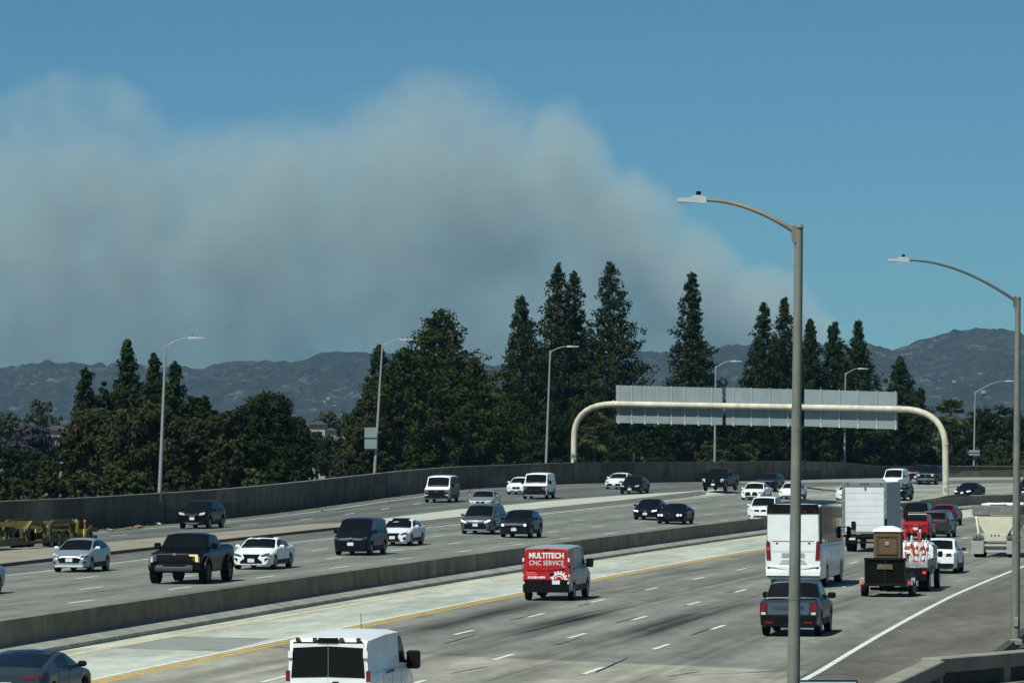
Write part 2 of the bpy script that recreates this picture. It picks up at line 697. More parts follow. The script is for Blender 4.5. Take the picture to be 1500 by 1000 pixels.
def isle_rows(s0, s1, uin, dz):
    A, B = [], []
    for s in np.linspace(s0, s1, 40):
        x, y, h = along(s, uin)
        A.append((x, y, z_left(x, y) + dz))
        yb = y + 7.0 * (1 if dz else .8)
        xb = redge_at(yb)
        xb = min(xb, x - .3)
        B.append((xb, yb, z_ramp(xb, yb) + (dz if dz else .012)))
    return A, B


A, B = isle_rows(s_a, s_gore, CURB_U + .04, .15)
isl = sheet('traffic_island', A, B, ISLE_M, 4)
tag(isl, kind='structure')
kb = MB()
foot = [(a[0] + .05, a[1] - .01, a[2] - .3) for a in A]
k = len(A)
kb.add([(a[0], a[1], a[2] + .002) for a in A] + foot + [(a[0] - .16, a[1] + .03, a[2] + .004) for a in A], [(i, i + 1, k + i + 1, k + i) for i in range(k - 1)] + [(i, i + 1, 2 * k + i + 1, 2 * k + i) for i in range(k - 1)])
kerb = kb.build('island_kerb', mat('kerb_concrete', (.12, .11, .09), .9, var=.25))
tag(kerb, kind='structure')
A, B = isle_rows(s_gore + .05, s_end, -18.35, 0)
A = [(a[0], a[1], a[2] + .012) for a in A]
gore = sheet('gore_pavement', A, B, GORE_M, 4)
tag(gore, kind='structure')

# ------------------------------------------------------------------ painted markings


def stripe(name, u, width, material, s0, s1, zf, parent, dz=.005, step=2.0):
    ss = list(np.arange(s0, s1, step))
    f = u if callable(u) else (lambda s: u)
    A = row(lambda s: f(s) - width / 2, zf, dz, ss)
    B = row(lambda s: f(s) + width / 2, zf, dz, ss)
    return sheet(name, A, B, material, 1, parent=parent)


def uG(s):
    return lerp(along(s)[1], [100, 130, 190, 230, 400], [24.0, 24.0, 23.3, 23.2, 23.2])


S0 = float(np.interp(60., CP[:, 1], CS))
stripe('edge_line', uG, .2, WHITEP, S0, SMAX - 5, z_right, rr)
stripe('lane_line', 5.1, .2, WHITEP, S0, SMAX - 5, z_right, rr)
stripe('double_yellow', 5.43, .17, YELLOWP, S0, SMAX - 5, z_right, rr)
stripe('double_yellow', 5.74, .17, YELLOWP, S0, SMAX - 5, z_right, rr)
stripe('edge_line', 1.0, .34, mat('marking_yellow_worn', (.56, .47, .29), .85, var=.3, scale=1.2, detail=9), S0, SMAX - 5, z_right, rr)
stripe('edge_line', -17.45, .17, WHITEP, S0, float(np.interp(300, CP[:, 1], CS)), z_left, lr, .012)
stripe('edge_line', -17.95, .2, WHITEP, float(np.interp(300, CP[:, 1], CS)), s_end + 60, z_left, lr, .012)
stripe('edge_line', -2.0, .12, YELLOWP, S0, SMAX - 5, z_left, lr, .012)

dash_me = raw_mesh('lane_dash', [(-.085, 0, 0), (.085, 0, 0), (.085, 3.66, 0), (-.085, 3.66, 0)], [(0, 1, 2, 3)], WHITEP)


def dash_row(u, px, py, zf, parent, s_lo, s_hi, phase_u):
    """dashes every 14.63 m along a lane line, in phase with one surveyed dash"""
    q = site(px, py, zf)
    sref = lateral(q.x, q.y)[0]
    n0 = math.ceil((s_lo - sref) / 14.63)
    n1 = math.floor((s_hi - sref) / 14.63)
    for n in range(n0, n1 + 1):
        s = sref + n * 14.63
        x, y, h = along(s, u)
        x2, y2, _ = along(s + 3.66, u)
        z, z2 = zf(x, y), zf(x2, y2)
        o = link(bpy.data.objects.new('lane_dash', dash_me), parent)
        o.location = (x, y, z + .009)
        o.rotation_euler = (math.atan2(z2 - z, 3.66), 0, -h)


s100, s430 = float(np.interp(95., CP[:, 1], CS)), float(np.interp(425., CP[:, 1], CS))
for u, px, py in ((9.9, 869, 882), (14.0, 925, 907.4), (17.75, 1032, 921)):
    dash_row(u, px, py, z_right, rr, s100, s430, u)
for u, px, py in ((-6.3, 459, 831.6), (-9.7, 640, 796), (-13.4, 626, 785.6)):
    dash_row(u, px, py, z_left, lr, s100, s430, u)


def poly_offset(P, d):
    g = np.gradient(P, axis=0)
    g /= np.linalg.norm(g, axis=1)[:, None]
    return P + np.stack([g[:, 1], -g[:, 0]], 1) * d


def poly_stripe(name, P, d, width, material, zf, parent, dz=.012):
    return sheet(name, z3(poly_offset(P, d - width / 2), zf, dz), z3(poly_offset(P, d + width / 2), zf, dz), material, 1, parent=parent)


poly_stripe('edge_line', WALL, 2.6, .18, WHITEP, z_ramp, rp)
q = poly_offset(WALL, 6.2)
cs = np.concatenate([[0], np.cumsum(np.hypot(*np.diff(q, axis=0).T))])
for a in np.arange(40, cs[-1] - 20, 14.63):
    x, y = np.interp(a, cs, q[:, 0]), np.interp(a, cs, q[:, 1])
    x2, y2 = np.interp(a + 3.66, cs, q[:, 0]), np.interp(a + 3.66, cs, q[:, 1])
    o = link(bpy.data.objects.new('lane_dash', dash_me), rp)
    o.location = (x, y, z_ramp(x, y) + .012)
    o.rotation_euler = (math.atan2(z_ramp(x2, y2) - z_ramp(x, y), 3.66), 0, -math.atan2(x2 - x, y2 - y))

# sealed cracks on the near slabs
crk = mat('crack_sealant', (.03, .03, .028), .7)
for px, py, L, dh in ((650, 942, 6.5, -.02), (745, 908, 6, 0), (660, 985, 4, .1), (810, 945, 6, 0), (870, 985, 9, -.03), (900, 912, 6, 0), (845, 887, 5, 0), (925, 867, 5, 0), (1000, 887, 5, 0), (1062, 868, 3, 0), (1010, 930, 6, 0), (975, 990, 3, .2), (1075, 985, 3, .6), (1100, 992, 3, .9), (1008, 987, 2.5, 1.1)):
    p = site(px, py, z_right)
    s, u, h = lateral(p.x, p.y)
    b = MB()
    pts = []
    for i in range(7):
        t = i / 6
        x, y, hh = along(s + L * t, u + dh * L * t + .012 * math.sin(i * 2.3 + px))
        pts.append((x, y, hh))
    wd = [.015, .05, .04, .055, .04, .045, .015]
    b.add([(x - wd[i] * math.cos(a), y + wd[i] * math.sin(a), .004) for i, (x, y, a) in enumerate(pts)] + [(x + wd[i] * math.cos(a), y - wd[i] * math.sin(a), .004) for i, (x, y, a) in enumerate(pts)], [(i, i + 1, 8 + i, 7 + i) for i in range(6)])
    b.build('sealed_crack', crk, rr)
# darker square patch laid in the car-pool lane
b = MB()
c4 = []
for px, py in ((165, 948), (262, 931), (398, 934), (325, 953)):
    p = site(px, py, z_right)
    c4.append((p.x, p.y, .003))
b.add(c4, [(0, 1, 2, 3)])
b.build('pavement_patch', mat('patch_asphalt', (.25, .262, .235), .85, var=.16, scale=.8, detail=8), rr)

# ------------------------------------------------------------------ asphalt dike and dark verge on the right
dk = MB()
A = row(SHOULDER_U - .02, None, .0)
k = len(SS)
prof = [(0, 0.0), (.08, .13), (.34, .13), (.5, -.3)]
VV = []
for du, dz in prof:
    VV += row(SHOULDER_U - .02 + du, None, dz)
Fq = [(j * k + i, j * k + i + 1, (j + 1) * k + i + 1, (j + 1) * k + i) for j in range(3) for i in range(k - 1)]
dk.add(VV, Fq)
tag(dk.build('asphalt_dike', mat('dike_asphalt', (.06, .055, .045), .9, var=.3)), kind='structure')
vg = sheet('verge', row(SHOULDER_U + .4, None, -.1), row(SHOULDER_U + 26, None, -.25), mat('verge_dirt', (.062, .056, .047), .95, var=.35, scale=.4, detail=9, bump=.2), 4)
tag(vg, kind='structure')

# ------------------------------------------------------------------ median barrier, segment by segment
mb_root = empty('median_barrier', (*along(S0)[:2], 0))
tag(mb_root, 'long low concrete median barrier with stepped base between the two carriageways', 'barrier')
foot_prof = [(.0, -.3), (.0, .14), (-.598, .34), (-.598, -.3)]
FOOTC = mat('footing_concrete', (.27, .265, .225), .9, var=.28, scale=.8, rnd=.1, detail=8)
seg_prof = [(-.6, -.3), (-.6, .3), (-.66, 1.06), (-.86, 1.06), (-1.0, .5), (-1.0, -.3)]   # (lateral from foot, height): facing right first
n_seg = 0
o0 = Vector(mb_root.location)
s = S0
while s < SMAX - 8:
    ln = 6.1
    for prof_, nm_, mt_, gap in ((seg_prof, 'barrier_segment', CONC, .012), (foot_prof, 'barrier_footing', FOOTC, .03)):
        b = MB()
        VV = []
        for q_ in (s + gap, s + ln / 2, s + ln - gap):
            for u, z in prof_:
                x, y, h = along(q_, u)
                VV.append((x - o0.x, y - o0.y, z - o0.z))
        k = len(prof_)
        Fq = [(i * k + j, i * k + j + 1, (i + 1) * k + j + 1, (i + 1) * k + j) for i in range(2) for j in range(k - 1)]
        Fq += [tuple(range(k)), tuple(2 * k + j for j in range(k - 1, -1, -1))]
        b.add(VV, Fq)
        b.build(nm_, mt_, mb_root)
    s += ln

# ------------------------------------------------------------------ long wall behind the ramp, two courses of panels
wall_root = empty('roadside_wall', (0, 0, 0))
tag(wall_root, 'long grey concrete wall of two panel courses curving along the ramp below the trees', 'wall')
wc = np.concatenate([[0], np.cumsum(np.hypot(*np.diff(WALL, axis=0).T))])


def wall_at(a, d=0.0):
    x, y = np.interp(a, wc, WALL[:, 0]), np.interp(a, wc, WALL[:, 1])
    x2, y2 = np.interp(a + .5, wc, WALL[:, 0]), np.interp(a + .5, wc, WALL[:, 1])
    x1, y1 = np.interp(a - .5, wc, WALL[:, 0]), np.interp(a - .5, wc, WALL[:, 1])
    h = math.atan2(x2 - x1, y2 - y1)
    return x + d * math.cos(h), y - d * math.sin(h), h


def wall_top(y):
    return lerp(y, [0, 480, 500, 512, 600], [1.95, 1.95, 1.72, 1.25, 1.15])


a = 4.0
pl = 6.0
copg = mat('wall_coping', (.2, .195, .17), .9, var=.2)
while a < wc[-1] - pl:
    for lo, hi, face in ((-2.4, 1.02, -.06), (1.021, None, 0.0)):
        b = MB()
        VV = []
        for q_ in (a + .045, a + pl / 2, a + pl - .045):
            for d in (face, -.3):
                x, y, h = wall_at(q_, d)
                z = z_ramp(x, y)
                top = wall_top(y)
                for hgt in (lo, hi if hi else top):
                    VV.append((x, y, z + min(hgt, top)))
        Fq = []
        for i in range(2):
            p_, q2 = i * 4, (i + 1) * 4
            Fq += [(p_, q2, q2 + 1, p_ + 1), (p_ + 2, p_ + 3, q2 + 3, q2 + 2), (p_ + 1, q2 + 1, q2 + 3, p_ + 3)]
        Fq += [(0, 1, 3, 2), (8, 10, 11, 9)]
        b.add(VV, Fq)
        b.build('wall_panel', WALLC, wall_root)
    b = MB()
    VV = []
    for q_ in (a + .004, a + pl / 2, a + pl - .004):
        for d, dz in ((.07, .0), (.07, .07), (-.36, .07), (-.36, .0)):
            x, y, h = wall_at(q_, d)
            VV.append((x, y, z_ramp(x, y) + wall_top(y) + dz + .003))
    Fq = [(i * 4 + j, i * 4 + (j + 1) % 4, (i + 1) * 4 + (j + 1) % 4, (i + 1) * 4 + j) for i in range(2) for j in range(4)] + [(0, 1, 2, 3), (11, 10, 9, 8)]
    b.add(VV, Fq)
    b.build('coping', copg, wall_root)
    a += pl

# dirt and scrub debris along the foot of the wall
deb = MB()
for i in range(260):
    a = random.uniform(30, 330)
    x, y, h = wall_at(a, random.expovariate(1 / .55) + .08)
    r_ = random.uniform(.03, .12)
    deb.box((x, y, z_ramp(x, y) + r_ * .3), (r_ * random.uniform(1, 3), r_ * 1.5, r_ * .8), random.uniform(0, 3), random.uniform(-.3, .3))
tag(deb.build('gutter_debris', mat('gutter_dirt', (.13, .105, .075), .95, var=.4)), 'dry leaves and dirt gathered along the foot of the long wall', 'debris', kind='stuff')
dirt = sheet('dirt_strip', z3(poly_offset(WALL, .06), z_ramp, .006), z3(poly_offset(WALL, 2.0), z_ramp, .006), mat('dirt_film', (.135, .122, .098), .95, var=.3, scale=.8, detail=8), 2)
tag(dirt, kind='structure')

# ------------------------------------------------------------------ vehicles
_WH = {}


def wheel_meshes(r, wd, spokes=5, black=False):
    key = (round(r, 3), round(wd, 3), spokes, black)
    if key in _WH:
        return _WH[key]
    t = MB().lathe([(r * .62, -wd / 2 * .8), (r * .93, -wd / 2), (r * .985, -wd / 2 * .85), (r, -wd / 2 * .5), (r, wd / 2 * .5), (r * .985, wd / 2 * .85), (r * .93, wd / 2), (r * .62, wd / 2 * .8)], (0, 0, 0), 'x', 24)
    o = t.build('wheel', RUBBER, None, 40)
    m1 = o.data
    bpy.data.objects.remove(o)
    b = MB().lathe([(r * .64, wd / 2 * .55), (r * .66, wd / 2 * .9), (r * .58, wd / 2 * .86), (r * .55, wd / 2 * .3), (0.01, wd / 2 * .3)], (0, 0, 0), 'x', 24)
    for k in range(spokes):
        a = 2 * math.pi * k / spokes
        ca, sa = math.cos(a), math.sin(a)
        for e0, e1 in ((.06, .6),):
            w0 = r * .1
            P = []
            for rr_, ww in ((r * e0, w0), (r * e1, w0 * .75)):
                for sg in (-1, 1):
                    P.append((ca * rr_ - sa * ww * sg, sa * rr_ + ca * ww * sg))
            b.add([(wd / 2 * .5, y, z) for y, z in P] + [(wd / 2 * .88, y, z) for y, z in P], [(4, 5, 7, 6), (0, 1, 5, 4), (2, 6, 7, 3), (0, 4, 6, 2), (1, 3, 7, 5)])
    o = b.build('rim', RIMK if black else RIM, None, 40)
    m2 = o.data
    bpy.data.objects.remove(o)
    _WH[key] = (m1, m2)
    return m1, m2


def add_wheel(root, x, y, r, wd=.22, spokes=5, black=False, name='wheel'):
    m1, m2 = wheel_meshes(r, wd, spokes, black)
    o = link(bpy.data.objects.new(name, m1), root)
    o.location = (x, y, r)
    if x < 0:
        o.rotation_euler = (0, 0, math.pi)
    c = link(bpy.data.objects.new('rim', m2), o)
    return o


BASE = dict(
    sedan=dict(L=4.85, W=1.85, H=1.44, wr=.33, fo=.92, ro=1.05, clear=.2, nose=.70, hood=.97, cowl=1.3, rf=2.05, rr=3.25, deck=4.25, deckz=1.07, tail=1.0, belt=.93, roofw=.74, na=.2, ta=.14),
    coupe=dict(L=4.8, W=1.94, H=1.38, wr=.36, fo=.9, ro=1.05, clear=.17, nose=.68, hood=.93, cowl=1.5, rf=2.25, rr=2.95, deck=4.3, deckz=1.0, tail=.93, belt=.9, roofw=.7, na=.2, ta=.16),
    suv=dict(L=4.75, W=1.9, H=1.72, wr=.37, fo=.88, ro=.95, clear=.25, nose=.98, hood=1.14, cowl=1.22, rf=1.95, rr=4.1, deck=4.66, deckz=1.12, tail=1.08, belt=1.1, roofw=.78, na=.15, ta=.12),
    cuv=dict(L=4.5, W=1.86, H=1.62, wr=.36, fo=.9, ro=.9, clear=.22, nose=.88, hood=1.06, cowl=1.2, rf=1.95, rr=3.5, deck=4.35, deckz=1.15, tail=1.05, belt=1.03, roofw=.76, na=.17, ta=.14),
    minivan=dict(L=5.1, W=1.97, H=1.76, wr=.36, fo=.98, ro=1.05, clear=.2, nose=.86, hood=1.08, cowl=1.0, rf=1.95, rr=4.55, deck=5.0, deckz=1.1, tail=1.05, belt=1.05, roofw=.78, na=.18, ta=.12),
    hatch=dict(L=4.05, W=1.72, H=1.47, wr=.31, fo=.82, ro=.72, clear=.19, nose=.72, hood=.98, cowl=.9, rf=1.75, rr=3.05, deck=3.92, deckz=1.1, tail=1.0, belt=.96, roofw=.74, na=.22, ta=.14),
    pickup=dict(L=5.9, W=2.03, H=1.93, wr=.41, fo=.95, ro=1.2, clear=.3, nose=1.12, hood=1.27, cowl=1.5, rf=2.15, rr=3.55, deck=3.9, deckz=1.4, tail=1.4, belt=1.27, roofw=.78, na=.09, ta=.04),
    van=dict(L=5.6, W=2.04, H=2.1, wr=.37, fo=.85, ro=1.25, clear=.26, nose=1.08, hood=1.26, cowl=.72, rf=1.35, rr=5.5, deck=5.58, deckz=1.98, tail=1.95, belt=1.26, roofw=.86, na=.08, ta=.06),
    svan=dict(L=4.85, W=1.86, H=1.85, wr=.33, fo=.88, ro=.9, clear=.2, nose=.9, hood=1.1, cowl=.78, rf=1.65, rr=4.7, deck=4.83, deckz=1.7, tail=1.66, belt=1.1, roofw=.84, na=.2, ta=.07),
    bus=dict(L=9.6, W=2.5, H=3.5, wr=.48, fo=1.6, ro=2.4, clear=.32, nose=1.2, hood=1.45, cowl=.25, rf=.8, rr=9.4, deck=9.58, deckz=3.3, tail=3.2, belt=1.75, roofw=.93, na=.06, ta=.06),
)


class Car:
    """one lofted body shell with separate panes, lamps, wheels and trim"""

    def __init__(s, name, kind, colour, label, cat='car', group=None, **kw):
        s.p = p = dict(BASE[kind])
        p.update(kw)
        s.kind = kind
        s.col = colour
        s.root = empty(name)
        tag(s.root, label, cat, group)
        s.W2 = p['W'] / 2
        L, H = p['L'], p['H']
        s.L = L
        s.prof = [(0, p['nose'] - .13), (.05, p['nose'] - .02), (.14, p['nose'] + .02), (p['cowl'] * .5, p['nose'] * .45 + p['hood'] * .55), (p['cowl'] - .1, p['hood'] - .01), (p['cowl'], p['hood'] + .005)]
        s.prof += [(p['rf'], H - .05), (p['rf'] + .25, H - .012), ((p['rf'] + p['rr']) / 2, H), (p['rr'], H - .06), (p['deck'], p['deckz'])]
        if L - p['deck'] > .25:
            s.prof += [(L - .12, p['tail'])]
        s.prof += [(L, min(p['tail'] - .06, p['deckz'] - .05))]
        s.px = [q[0] for q in s.prof]
        s.pz = [q[1] for q in s.prof]
        s.shell()

    # --- analytic shape
    def zt(s, d):
        return lerp(d, s.px, s.pz)

    def w(s, d):
        p = s.p
        k = 1.0
        if d < .6:
            k -= p['na'] * (1 - d / .6) ** 2.4
        e = s.L - d
        if e < .45:
            k -= p['ta'] * (1 - e / .45) ** 2.2
        return s.W2 * k

    def zb(s, d):
        p = s.p
        base = p['clear'] + .04 * (d < .3) + .06 * (d > s.L - .3)
        ra = p['wr'] * 1.14
        for c in (p['fo'], s.L - p['ro']):
            if abs(d - c) < ra:
                base = max(base, p['wr'] + math.sqrt(ra * ra - (d - c) ** 2))
        return base

    def belt(s, d):
        b = s.p['belt'] + .05 * d / s.L
        return min(b, s.zt(d) - .05)

    def ring(s, d):
        p = s.p
        w, zt, zb, be = s.w(d), s.zt(d), s.zb(d), s.belt(d)
        top0 = s.p['belt'] + .05 * d / s.L
        g = max(0.0, min(1.0, (zt - top0 - .04) / max(.2, p['H'] - top0 - .1)))
        gw = .955 * w * (1 - g) + g * (p['roofw'] * .6 + .4) * w
        gr = .9 * w * (1 - g) + g * p['roofw'] * w
        zb2 = min(zb, be - .12)
        return [(0, zb), (w * .86, zb), (w * .97, zb2 + .07), (w, zb2 + (be - zb2) * .55), (w * .992, be - .07), (w * .955, be), (w * .94 * (1 - g) + g * w * .945, be + .015), (gr, zt - .02 - .05 * g), (gr * .72, zt - .006 - .008 * g), (0, zt + .008)]

    def stations(s):
        p = s.p
        d = set([0, .03, .08, .16, .3, .45, .6, s.L, s.L - .03, s.L - .1, s.L - .22, s.L - .45])
        d |= set(s.px)
        ra = p['wr'] * 1.14
        for c in (p['fo'], s.L - p['ro']):
            d |= {c + ra * k for k in (-1.001, -.985, -.93, -.8, -.6, -.35, 0, .35, .6, .8, .93, .985, 1.001)}
        d |= set(np.linspace(p['cowl'], p['deck'], 14))
        d = sorted(x for x in d if 0 <= x <= s.L)
        r = [d[0]]
        for x in d[1:]:
            if x - r[-1] > .006:
                r.append(x)
        return r

    def Y(s, d):
        return s.L / 2 - d

    def shell(s):
        V, Fc = [], []
        D = s.stations()
        R = [s.ring(d) for d in D]
        n = len(R[0])
        m = 2 * n - 2
        for d, r in zip(D, R):
            y = s.Y(d)
            V += [(x, y, z) for x, z in r] + [(-x, y, z) for x, z in r[-2:0:-1]]
        for i in range(len(D) - 1):
            for k in range(m):
                q = (k + 1) % m
                Fc.append((i * m + k, i * m + q, (i + 1) * m + q, (i + 1) * m + k))
        Fc.append(tuple(range(m)))
        Fc.append(tuple((len(D) - 1) * m + k for k in range(m - 1, -1, -1)))
        b = MB().add(V, Fc)
        s.body = b.build('body', s.col, s.root, 32)

    # --- surface samplers
    def top_pt(s, d, t):
        r = s.ring(d)
        a = abs(t)
        pts = [r[9], r[8], r[7]]
        if a < .72:
            k = a / .72
            x, z = pts[0][0] * (1 - k) + pts[1][0] * k, pts[0][1] * (1 - k) + pts[1][1] * k
        else:
            k = (a - .72) / .28
            x, z = pts[1][0] * (1 - k) + pts[2][0] * k, pts[1][1] * (1 - k) + pts[2][1] * k
        return Vector((math.copysign(x, t), s.Y(d), z))

    def side_pt(s, d, v, sg):
        r = s.ring(d)
        x = r[6][0] * (1 - v) + r[7][0] * v
        z = r[6][1] * (1 - v) + r[7][1] * v
        return Vector((sg * x, s.Y(d), z))

    def low_pt(s, d, v, sg):
        """lower body side, v 0 at sill .. 1 at belt"""
        r = s.ring(d)
        pts = r[2:6]
        f = v * 3
        i = min(2, int(f))
        k = f - i
        return Vector((sg * (pts[i][0] * (1 - k) + pts[i + 1][0] * k), s.Y(d), pts[i][1] * (1 - k) + pts[i + 1][1] * k))

    def patch(s, name, fn, A, B, material, lift=.008, parent=None):
        """pane: fn(a,b) over a grid, lifted off the shell with a small rim"""
        G = [[fn(a, b) for b in B] for a in A]
        na, nb = len(A), len(B)
        V = []
        cen = Vector((0, 0, s.p['H'] * .45))
        for i in range(na):
            for j in range(nb):
                du = G[min(i + 1, na - 1)][j] - G[max(i - 1, 0)][j]
                dv = G[i][min(j + 1, nb - 1)] - G[i][max(j - 1, 0)]
                nn = du.cross(dv)
                if nn.length < 1e-9:
                    nn = Vector((0, 0, 1))
                nn.normalize()
                c2 = Vector((0, G[i][j].y * .8, cen.z))
                if nn.dot(G[i][j] - c2) < 0:
                    nn = -nn
                V.append(G[i][j] + nn * lift)
        Fc = [(i * nb + j, i * nb + j + 1, (i + 1) * nb + j + 1, (i + 1) * nb + j) for i in range(na - 1) for j in range(nb - 1)]
        rim = [j for j in range(nb)] + [i * nb + nb - 1 for i in range(1, na)] + [(na - 1) * nb + j for j in range(nb - 2, -1, -1)] + [i * nb for i in range(na - 2, 0, -1)]
        k = len(V)
        flat = [g for row_ in G for g in row_]
        for q in rim:
            V.append(flat[q] * 2 - Vector(V[q]))
        n = len(rim)
        Fc += [(rim[i], rim[(i + 1) % n], k + (i + 1) % n, k + i) for i in range(n)]
        o = MB().add(V, Fc).build(name, material, parent or s.root, 30)
        return o

    def glazing(s, side=None, rear=True, ws=(.06, .06), material=None):
        p = s.p
        g = material or GLASS
        ts = [-.93, -.8, -.6, -.3, 0, .3, .6, .8, .93]
        s.patch('windshield', s.top_pt, list(np.linspace(p['cowl'] + ws[0], p['rf'] - ws[1], 4)), ts, g)
        if rear:
            m0, m1, mt = (.015, .03, 1.07) if s.kind == 'pickup' else (.06, .07, .94)
            s.patch('rear_window', s.top_pt, list(np.linspace(p['rr'] + m0, p['deck'] - m1, 4)), [max(-1, min(1, t * mt)) for t in ts], g)
        if side is None:
            c, rf, rr, dk = p['cowl'], p['rf'], p['rr'], p['deck']
            mid = rf + (rr - rf) * .42 + .12
            side = [(c + .38, mid - .04), (mid + .06, rr - .02 if s.kind in ('sedan', 'coupe', 'hatch', 'cuv') else rr - .55)]
            if s.kind in ('suv', 'minivan'):
                side.append((rr - .48, rr + .18))
            elif s.kind in ('hatch', 'cuv', 'sedan'):
                side.append((rr + .06, rr + (dk - rr) * .45))
        for a, b in side:
            for sg in (-1, 1):
                s.patch('side_window', lambda d, v: s.side_pt(d, v, sg), list(np.linspace(a, b, 5)), [.1, .5, .9], g)

    def plan(s, x, rear=False):
        """how far back from the bumper plane the skin lies at lateral x"""
        x = abs(x)
        lo, hi = 0.0, .6
        f = (lambda d: s.w(s.L - d)) if rear else s.w
        if f(0) >= x:
            return 0.0
        for i in range(24):
            m = (lo + hi) / 2
            if f(m) < x:
                lo = m
            else:
                hi = m
        return hi

    def face(s, name, poly, material, rear=False, out_=.014, deep=.05, parent=None, setback=0.0):
        """flat item on the nose or tail, given as polygon in (x, z), wrapped round the plan curve"""
        P = []
        n = len(poly)
        for i in range(n):
            a, b = Vector(poly[i]), Vector(poly[(i + 1) % n])
            k = max(1, int((b - a).length / .14))
            P += [a.lerp(b, j / k) for j in range(k)]
        sg = -1 if rear else 1

        def at(q, off):
            d = s.plan(min(abs(q.x), s.W2 * .995), rear)
            return (q.x, sg * (s.L / 2 - d - setback + off), q.y)
        c = sum((q for q in P), Vector((0, 0))) / len(P)
        V = [at(q, out_) for q in P] + [at(q, -deep) for q in P] + [at(c, out_)]
        m = len(P)
        Fc = [(i, (i + 1) % m, 2 * m) for i in range(m)] + [(i, m + i, m + (i + 1) % m, (i + 1) % m) for i in range(m)]
        return MB().add(V, Fc).build(name, material, parent or s.root)

    def pair(s, name, poly, material, **kw):
        a = s.face(name, poly, material, **kw)
        b = s.face(name, [(-x, z) for x, z in poly[::-1]], material, **kw)
        return a, b

    def wheels(s, wd=.22, spokes=5, black=False, dual=False):
        p = s.p
        for c in (p['fo'], s.L - p['ro']):
            for sg in (-1, 1):
                add_wheel(s.root, sg * (s.W2 - wd / 2 - .015), s.Y(c), p['wr'], wd, spokes, black)

    def mirrors(s, material=None, d=None, z=None, size=(.2, .1, .14)):
        d = d if d is not None else s.p['cowl'] + .42
        z = z if z is not None else s.p['belt'] + .09
        for sg in (-1, 1):
            b = MB().box((sg * (s.W2 + size[0] * .42), s.Y(d), z), size, bev=.04)
            b.box((sg * (s.W2 - .02), s.Y(d), z - .04), (.16, .05, .05))
            b.build('mirror', material or s.col, s.root, 40)

    def plate(s, x=0.0, z=.5, rear=False, yellow=False):
        s.face('license_plate', [(x - .155, z - .08), (x + .155, z - .08), (x + .155, z + .08), (x - .155, z + .08)], PLATE, rear, .03, .04)

    def seams(s, ds, material=BLACKP):
        """door shut lines as thin recessed strips, with a handle each"""
        for d in ds:
            for sg in (-1, 1):
                s.patch('door_seam', lambda a, v: s.low_pt(a, v, sg), [d - .006, d + .006], [.06, .35, .65, .98], material, .003)
        for d in ds[:-1]:
            for sg in (-1, 1):
                q = s.low_pt(d + .85 if d + .85 < s.L else d, .84, sg)
                MB().box((q.x + sg * .015, q.y, q.z), (.04, .17, .03), bev=.01).build('door_handle', s.col, s.root)

    def sills(s, material=BLACKP):
        p = s.p
        a, b = p['fo'] + p['wr'] * 1.2, s.L - p['ro'] - p['wr'] * 1.2
        for sg in (-1, 1):
            s.patch('sill', lambda d, v: s.low_pt(d, v, sg), list(np.linspace(a, b, 4)), [.0, .1, .16], material, .012)

    def under(s):
        """dark underside and inner arches so no light leaks below"""
        p = s.p
        b = MB().box((0, 0, p['clear'] + .12), (p['W'] * .72, s.L * .88, .2))
        b.build('underbody', BLACKP, s.root)

    def place(s, px, py, zf, away, yaw=None, fo=None):
        q = site(px, py, zf)
        if zf is z_ramp:
            i = int(np.argmin(np.hypot(WALL[:, 0] - q.x, WALL[:, 1] - q.y)))
            g = WALL[min(i + 3, len(WALL) - 1)] - WALL[max(i - 3, 0)]
            h = math.atan2(g[0], g[1])
        else:
            h = lateral(q.x, q.y)[2]
        if yaw is not None:
            h = math.radians(yaw)
        oh = s.p['ro'] if away else s.p['fo']
        if fo is not None:
            oh = fo
        k = s.L / 2 - oh
        c = Vector((q.x + math.sin(h) * k, q.y + math.cos(h) * k, 0))
        z0 = q.z
        q2 = Vector((q.x + math.sin(h) * (s.L - s.p['fo'] - s.p['ro']), q.y + math.cos(h) * (s.L - s.p['fo'] - s.p['ro']), 0))
        z1 = zf(q2.x, q2.y)
        pitch = math.atan2(z1 - z0, s.L - s.p['fo'] - s.p['ro'])
        s.root.location = (c.x, c.y, (z0 + z1) / 2)
        s.root.rotation_mode = 'ZXY' if False else 'XYZ'
        s.root.rotation_euler = (pitch if away else -pitch, 0, -h if away else math.pi - h)
        return s


